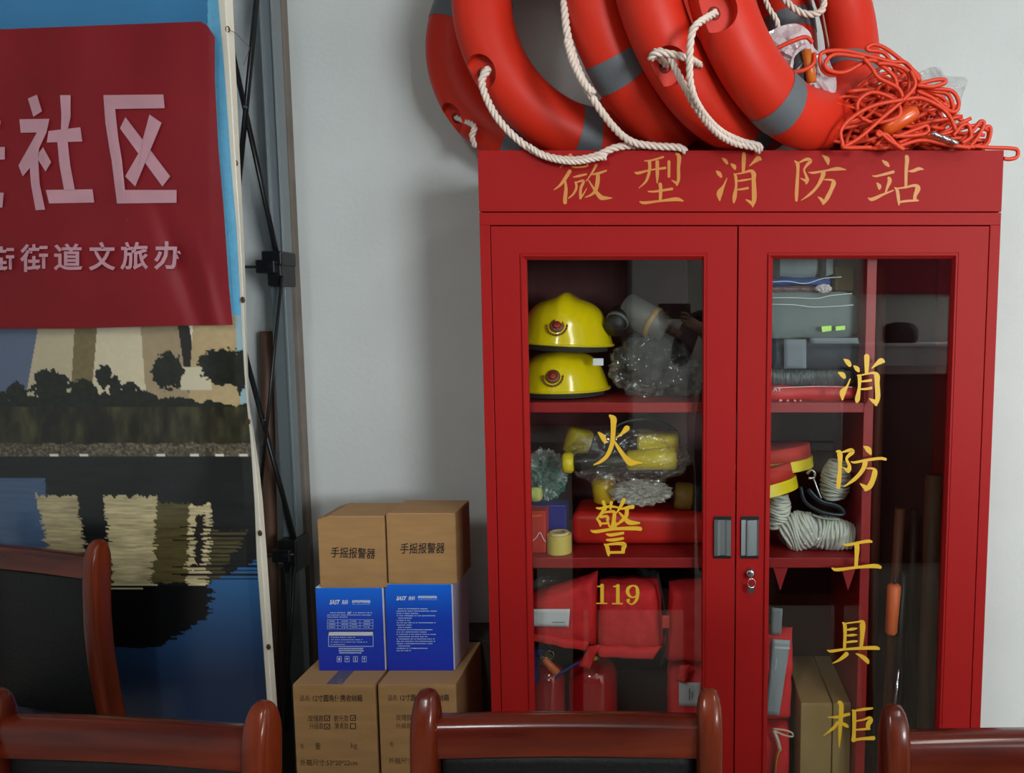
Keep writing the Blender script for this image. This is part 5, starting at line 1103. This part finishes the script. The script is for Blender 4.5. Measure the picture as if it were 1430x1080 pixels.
t = fold('folded garment with a maroon and silver edge under a clear wrapper', 'folded_garment', 1165, 399, 409, .09, mat('maroon_silver', (110, 80, 84), .4, bump=.8, bscale=50), 14)
t = fold('blue folded garment near the top of the right pile', 'folded_garment', 1162, 387, 399, .1, mat('blue_fabric', (34, 70, 140), .7, bump=.3), 17)
t = fold('pale grey folded cloth at the very top of the right pile', 'folded_cloth', 1166, 352, 388, .11, mat('light_grey_cloth', (126, 136, 140), .8, bump=.3), 19, th=.2)
bm = B(); box(bm, P(1092, 370, .1).x - .028, P(1092, 370, .1).x - .004, .1, .12, Zp(391, .1), Zp(352, .1), .004); obj('strap', bm, M_web, t); bm = B(); box(bm, P(1150, 370, .1).x - .008, P(1150, 370, .1).x + .008, .1, .12, Zp(391, .1), Zp(352, .1), .004); obj('strap', bm, M_web, t)
bm = B(); box(bm, P(1166, 395, .15).x, Xr1, .15, .32, Zp(407, .15), Zp(372, .15), .006); tag(obj('ochre_packet', bm, mat('ochre_packet', (150, 118, 50), .7)), 'dull ochre packet beside the blue folded garment', 'packet')
bm = B()
for pts in ([(1077, 394), (1100, 393), (1125, 396), (1150, 389), (1175, 387)], [(1077, 416), (1110, 416), (1140, 417), (1160, 413), (1190, 410)], [(1077, 425), (1110, 426), (1135, 429), (1165, 428), (1192, 426)], [(1080, 542), (1140, 540), (1190, 541)]): tube(bm, cr([tuple(P(x, y, .062)) for x, y in pts], 6), .0009, 5)
tag(obj('wrapper_edge', bm, mat('bright_film_edge', (230, 235, 235), .15), None, True), 'bright edges of the clear wrappers along the folded pile', 'plastic film')
bm = B(); crumple(bm, P(1150, 403, .075), (.022, .012, .012), 61, 4, .4); tag(obj('film_knot', bm, M_filmw), 'twist of bright film on the folded pile', 'plastic film')
# ---- right compartment, middle shelf: hose rolls and rope coils
M_hr = mat('red_hose_canvas', (190, 44, 36), .7); M_hy = mat('yellow_band', (226, 200, 24), .45)
def disc(lab, px, py, Y, r, h, tilt):
    c = P(px, py, Y); t = thing('safety_reel', lab, 'reel', c, 'red and yellow reels'); mt = Matrix.Translation(c) @ Matrix.Rotation(tilt[0], 4, 'X') @ Matrix.Rotation(tilt[1], 4, 'Y')
    obj('red_side', lathe(B(), [(0, h), (r * .9, h), (r * .96, h * .98), (r * .96, h * .45), (0, h * .45)], (0, 0, 0), 'Z', 44, mt), M_hr, t, True)
    obj('yellow_side', lathe(B(), [(0, h * .45), (r, h * .44), (r, 0), (0, 0)], (0, 0, 0), 'Z', 44, mt), M_hy, t, angle=40); return t
disc('red and yellow reel uppermost on the middle right shelf', 1080, 655, .2, .105, .062, (-.06, -.10)); disc('red and yellow reel lower down, half behind the door frame', 1058, 690, .13, .105, .068, (-.1, -.2))
def coil(lab, c, a, b, ax, n, width, m=None, seed=0, rr=.0042):
    """hank of rope: n loops stacked along ax, ellipse half-axes a (long) and b"""
    r = random.Random(seed); t = thing('rope_coil', lab, 'rope', c, 'hanks of white rope in the cabinet'); ax = Vector(ax).normalized(); up = Vector((0, 0, 1)); e1 = up.cross(ax).normalized(); e2 = ax.cross(e1).normalized(); bm = B()
    for i in range(n):
        o = (i / (n - 1) - .5) * width; ph = r.uniform(-.08, .08); s_ = 1 - .28 * (2 * i / (n - 1) - 1) ** 2; pts = []
        for k in range(22):
            an = 2 * math.pi * k / 22; pts.append(Vector(c) + ax * (o + .004 * math.sin(an * 2 + i)) + e1 * a * s_ * math.cos(an + ph) + e2 * b * s_ * math.sin(an))
        tube(bm, pts, rr, 6, True)
        pts = [Vector(c) + ax * (o + rr) + (e1 * a * s_ * .9 * math.cos(2 * math.pi * k / 18) + e2 * b * s_ * .9 * math.sin(2 * math.pi * k / 18)) for k in range(18)]; tube(bm, pts, rr, 5, True)
    obj('loops', bm, m or mat('white_cord', (206, 206, 196), .7), t, True); return t
c = P(1168, 672, .15); coil('pale rope hank standing upright at the back right', (c.x, .16, c.z), .050, .036, (.15, 0, 1), 11, .085, None, 1)
c = P(1092, 715, .12); coil('white rope hank under the lower red and yellow reel', (c.x - .01, .14, c.z), .05, .032, (.1, 0, 1), 9, .075, None, 2)
c = P(1117, 742, .1); coil('white rope hank in front on the middle right shelf, tilted to the left', (c.x, .11, SH2 + .050), .034, .047, (1, -.1, .45), 10, .075, None, 3)
c = P(1160, 744, .1); coil('white rope hank in front on the middle right shelf, spread to the right', (c.x, .11, SH2 + .043), .034, .040, (1, .0, -.15), 13, .105, None, 4)
t = thing('carabiner', 'dark carabiner harness in clear film lying on the rope hanks', 'carabiner', P(1150, 712, .1)); bm = B()
tube(bm, cr(rp([(1118, 680, .1), (1124, 700, .09), (1140, 712, .085), (1160, 718, .085), (1178, 718, .09), (1170, 708, .1), (1145, 700, .1), (1128, 684, .1)]), 6), .0075, 8, flat=.6); obj('body', bm, mat('dark_slate', (36, 46, 54), .3), t, True)
bm = B(); tube(bm, cr(rp([(1127, 662, .1), (1133, 657, .1), (1138, 661, .1), (1136, 668, .1), (1129, 668, .1)]), 5), .0035, 7); tube(bm, cr(rp([(1136, 668, .1), (1142, 685, .095), (1147, 697, .09)]), 5), .003, 7); obj('steel_ring', bm, M_chrome, t, True)
bm = B(); tube(bm, cr(rp([(1134, 719, .085), (1150, 724, .08), (1172, 725, .085)]), 5), .005, 7, flat=.5); obj('pale_strap', bm, mat('pale_strap', (150, 160, 150), .5), t, True)
bm = B(); crumple(bm, (P(1135, 735, .1).x, .12, SH2 + .045), (.095, .06, .048), 71, 5, .25, SH2 + .002); tag(obj('clear_bag', bm, M_film), 'clear plastic bag loosely around the rope hanks', 'plastic bag')
# ---- right compartment, bottom
t = thing('life_vest', 'red life vest with a long grey reflective strip, bottom right compartment', 'life vest', (P(1090, 950, .12).x, .14, P(1090, 1018, .12).z), 'red life vests')
obj('front_panel', pillow(B(), [(1062, 888), (1111, 889), (1107, 1014), (1060, 1014)], .10, .11, 22), M_fabr, t, True)
bm = B(); sheet(bm, [P(1079, 893, .094), P(1104, 895, .094), P(1088, 1000, .094), P(1070, 998, .094)], 6, 16, .001, 10, 3, .002); rs_ = obj('reflective_strip', bm, mat('grey_reflective', (150, 156, 164), .45), t, True)
bm = B(); pprism(bm, [(1082, 903), (1103, 904), (1103, 907), (1082, 906)], .0925, .0004); pprism(bm, [(1084, 920), (1085.2, 920), (1083.5, 936), (1082.4, 936)], .0925, .0004); obj('stitching', bm, mat('light_stitch', (196, 200, 206), .6), rs_)
obj('lower_panel', pillow(B(), [(1058, 1020), (1106, 1020), (1104, 1138), (1056, 1138)], .11, .11, 23), M_fabr, t, True)
bm = B()
tube(bm, cr(rp([(1078, 1018, .098), (1095, 1020, .09), (1106, 1024, .09), (1106, 1029, .09), (1095, 1027, .095), (1080, 1020, .1)]), 5), .0025, 7); tube(bm, cr(rp([(1080, 1020, .1), (1086, 1034, .095), (1089, 1048, .1)]), 5), .005, 7); obj('cord', bm, mat('cream_cord', (214, 196, 176), .7), t, True)
bm = B(); tube(bm, cr(rp([(1089, 1044, .098), (1084, 1062, .098), (1081, 1100, .1)]), 5), .0085, 8, flat=.3); obj('yellow_strap', bm, mat('yellow_webbing', (200, 168, 70), .6), t, True)
bm = B(); sheet(bm, [P(1078, 849, .12), P(1093, 851, .12), P(1091, 887, .12), P(1077, 887, .12)], 4, 8, .001, 10, 5, .003); tag(obj('grey_tag', bm, mat('grey_label', (120, 128, 132), .6), None, True), 'grey fabric tag standing up behind the reflective vest', 'tag')
M_card2 = mat('plain_cardboard', (172, 142, 92), .85, var=.05, vscale=10)
for lab, a, b in (('narrow plain cardboard box on the floor of the cabinet, the left of a pair', 1121, 1162), ('narrow plain cardboard box on the floor of the cabinet, the right of a pair', 1163, 1192)):
    x0 = P(a - (3 if a < 1150 else 0), 1020, .09).x; x1 = min(P(b, 1020, .09).x - .001, XP0 - .003); z1 = Zp(983, .09); t = thing('flat_carton', lab, 'box', ((x0 + x1) / 2, .2, ZB + .0015), 'flat cartons'); obj('body', box(B(), x0, x1, .09, .365, ZB + .0015, z1, .002), M_card2, t)
    obj('lid_flap', box(B(), x0 + .0015, x1 - .0015, .092, .22, z1, z1 + .0012), M_card2, t)
# ---- tall compartment: handles
def stick(lab, px, py0, py1, Y, r, m, seg=16, cat='handle', lean=0, name='tool_handle', flat=1):
    a = P(px, py0, Y); b = Vector((a.x + lean, Y, ZB + .003)); return tag(obj(name, tube(B(), [a, a * .6 + b * .4, b], r, seg, flat=flat), m, None, True), lab, cat)
M_wh = mat('dark_brown_wood', (104, 66, 38), .6, var=.25, vscale=5, stretch=(4, 4, .4))
stick('wide brown wooden handle near the right edge of the tall compartment', 1304, 664, 1100, .14, .0215, M_wh, name='tool_handle'); stick('slim reddish wooden handle in the middle of the tall compartment', 1257, 711, 1100, .20, .0135, mat('reddish_wood', (122, 70, 44), .6, var=.2, vscale=6, stretch=(4, 4, .4)), lean=-.025)
stick('slim dark handle standing behind the orange sleeve', 1277, 712, 1100, .30, .012, mat('dark_handle', (60, 36, 28), .6)); stick('brown wooden handle against the right side panel', 1326, 668, 1100, .26, .012, M_wh)
stick('tall brown plank leaning by the partition', 1231, 372, 1100, .25, .014, mat('plank_wood', (110, 50, 34), .6, var=.2, vscale=6, stretch=(4, 4, .4)), cat='plank')
t = thing('orange_baton', 'orange sleeved baton hanging in the tall compartment', 'baton', P(1246, 886, .12)); a = P(1249, 816, .12); b = P(1244, 886, .12)
obj('sleeve', capsule(B(), b, a, .0155, .0175, 24), mat('orange_sleeve', (226, 104, 50), .5), t, True); bm = B(); tube(bm, rp([(1249, 818, .12), (1250, 808, .12)]), .003, 6); obj('loop', bm, M_black, t, True)
bm = B(); tube(bm, rp([(1262, 800, .15), (1250, 1010, .13)]), .011, 10); tag(obj('black_rod', bm, M_black, None, True), 'black rod standing beside the orange baton', 'rod')
bm = B(); tube(bm, rp([(1255, 935, .1), (1247, 1010, .09)]), .0045, 10); tag(obj('steel_rod', bm, M_chrome, None, True), 'thin bright steel rod low in the tall compartment', 'rod')

# ================================================================== THE PHOTOGRAPHER, seen only as a dark silhouette in the left glass
def skin(name, pts, edges, rad, m, parent, sub=2, root=0):
    me = bpy.data.meshes.new('sk'); me.from_pydata([tuple(p) for p in pts], edges, []); o = bpy.data.objects.new('sk', me); COL.objects.link(o)
    md = o.modifiers.new('skin', 'SKIN'); md.use_smooth_shade = True; ly = me.skin_vertices[0].data
    for i, r in enumerate(rad): ly[i].radius = r if isinstance(r, tuple) else (r, r); ly[i].use_root = (i == root)
    sb = o.modifiers.new('sub', 'SUBSURF'); sb.levels = sb.render_levels = sub
    bpy.context.view_layer.update(); m2 = bpy.data.meshes.new_from_object(o.evaluated_get(bpy.context.evaluated_depsgraph_get())); bpy.data.objects.remove(o); m2.materials.clear(); m2.name = name
    return fin(name, m2, m, parent, True)
X, Y = .27, -2.26
t = thing('person', 'person in dark clothes holding up a phone, mirrored as a silhouette', 'person', (X, Y, 0))
def V_(x, y, z): return (X + x, Y + y, z)
M_cl = mat('black_clothing', (14, 14, 17), .85); M_sk = mat('skin', (196, 150, 122), .55); M_hair = mat('black_hair', (14, 12, 12), .5)
skin('clothed_body', [V_(0, 0, .92), V_(0, 0, 1.08), V_(0, .01, 1.25), V_(0, 0, 1.38), V_(0, .01, 1.46), V_(-.19, 0, 1.37), V_(-.26, .12, 1.17), V_(-.25, .30, 1.31), V_(.19, 0, 1.37), V_(.20, .14, 1.15), V_(-.06, .29, 1.31),
     V_(-.10, 0, .88), V_(-.11, .02, .50), V_(-.11, -.01, .12), V_(-.115, .10, .05), V_(.10, 0, .88), V_(.11, .02, .50), V_(.11, -.01, .12), V_(.115, .10, .05)],
     [(0, 1), (1, 2), (2, 3), (3, 4), (3, 5), (5, 6), (6, 7), (3, 8), (8, 9), (9, 10), (0, 11), (11, 12), (12, 13), (13, 14), (0, 15), (15, 16), (16, 17), (17, 18)],
     [(.15, .11), (.13, .10), (.15, .11), (.14, .10), .06, .065, .05, .035, .065, .05, .035, .09, .065, .05, .045, .09, .065, .05, .045], M_cl, t)
hd_ = skin('head', [V_(0, .02, 1.44), V_(0, .03, 1.53), V_(0, .045, 1.60), V_(0, .04, 1.67)], [(0, 1), (1, 2), (2, 3)], [.048, .055, (.078, .092), (.074, .088)], M_sk, t)
bm = B(); blob(bm, V_(0, .132, 1.585), (.013, .018, .024), .03, 4, 2); blob(bm, V_(-.079, .03, 1.59), (.010, .018, .032), .05, 4, 2); blob(bm, V_(.079, .03, 1.59), (.010, .018, .032), .05, 4, 2); obj('nose_and_ears', bm, M_sk, hd_, True)
bm = B(); blob(bm, V_(-.032, .122, 1.615), (.012, .006, .006), 0, 4, 2); blob(bm, V_(.032, .122, 1.615), (.012, .006, .006), 0, 4, 2); obj('eyes', bm, M_white, hd_, True)
bm = B(); blob(bm, V_(0, .124, 1.543), (.024, .007, .006), 0, 4, 2); obj('mouth', bm, mat('lips', (150, 80, 74), .5), hd_, True)
bm = B(); blob(bm, V_(0, .015, 1.655), (.09, .103, .085), .05, 6, 4, 2); blob(bm, V_(0, -.03, 1.57), (.085, .065, .09), .06, 6, 3, 3); obj('hair', bm, M_hair, t, True)
ph_ = Vector((-.01, -1.893, 1.432))
for s_h, ws in ((-1, V_(-.25, .30, 1.31)), (1, V_(-.06, .29, 1.31))):
    w0 = Vector(ws); pc = Vector((ph_.x + s_h * .072 - .0, -1.925, 1.375)); pts = [w0, (w0 + pc) / 2, pc]; ed = [(0, 1), (1, 2)]; rd = [.026, .028, (.024, .03)]
    for q_, (dz, ln) in enumerate(((.026, 1), (.008, 1.08), (-.010, 1), (-.026, .8))):
        b0 = len(pts); p1 = pc + Vector((-s_h * .004, .030, dz + .012)); p2 = p1 + Vector((-s_h * .016 * ln, .014, .008)); p3 = p2 + Vector((-s_h * .024 * ln, -.002, .004)); pts += [p1, p2, p3]; ed += [(2, b0), (b0, b0 + 1), (b0 + 1, b0 + 2)]; rd += [.0095, .0085, .0075]
    b0 = len(pts); pts += [pc + Vector((-s_h * .012, -.018, .018)), pc + Vector((-s_h * .028, -.012, .036))]; ed += [(2, b0), (b0, b0 + 1)]; rd += [.011, .009]
    skin('hand', pts, ed, rd, M_sk, t, 1)
t = thing('phone', 'black phone held up by the mirrored person', 'phone', ph_ - Vector((0, 0, .04)))
obj('body', box(B(), ph_.x - .078, ph_.x + .078, ph_.y - .004, ph_.y + .004, ph_.z - .037, ph_.z + .037, .003, 2), M_black, t)
obj('lens', lathe(B(), [(0, 0), (.006, 0), (.006, .003), (0, .003)], (ph_.x + .055, ph_.y + .0072, ph_.z + .02), 'Y', 16), M_chrome, t)
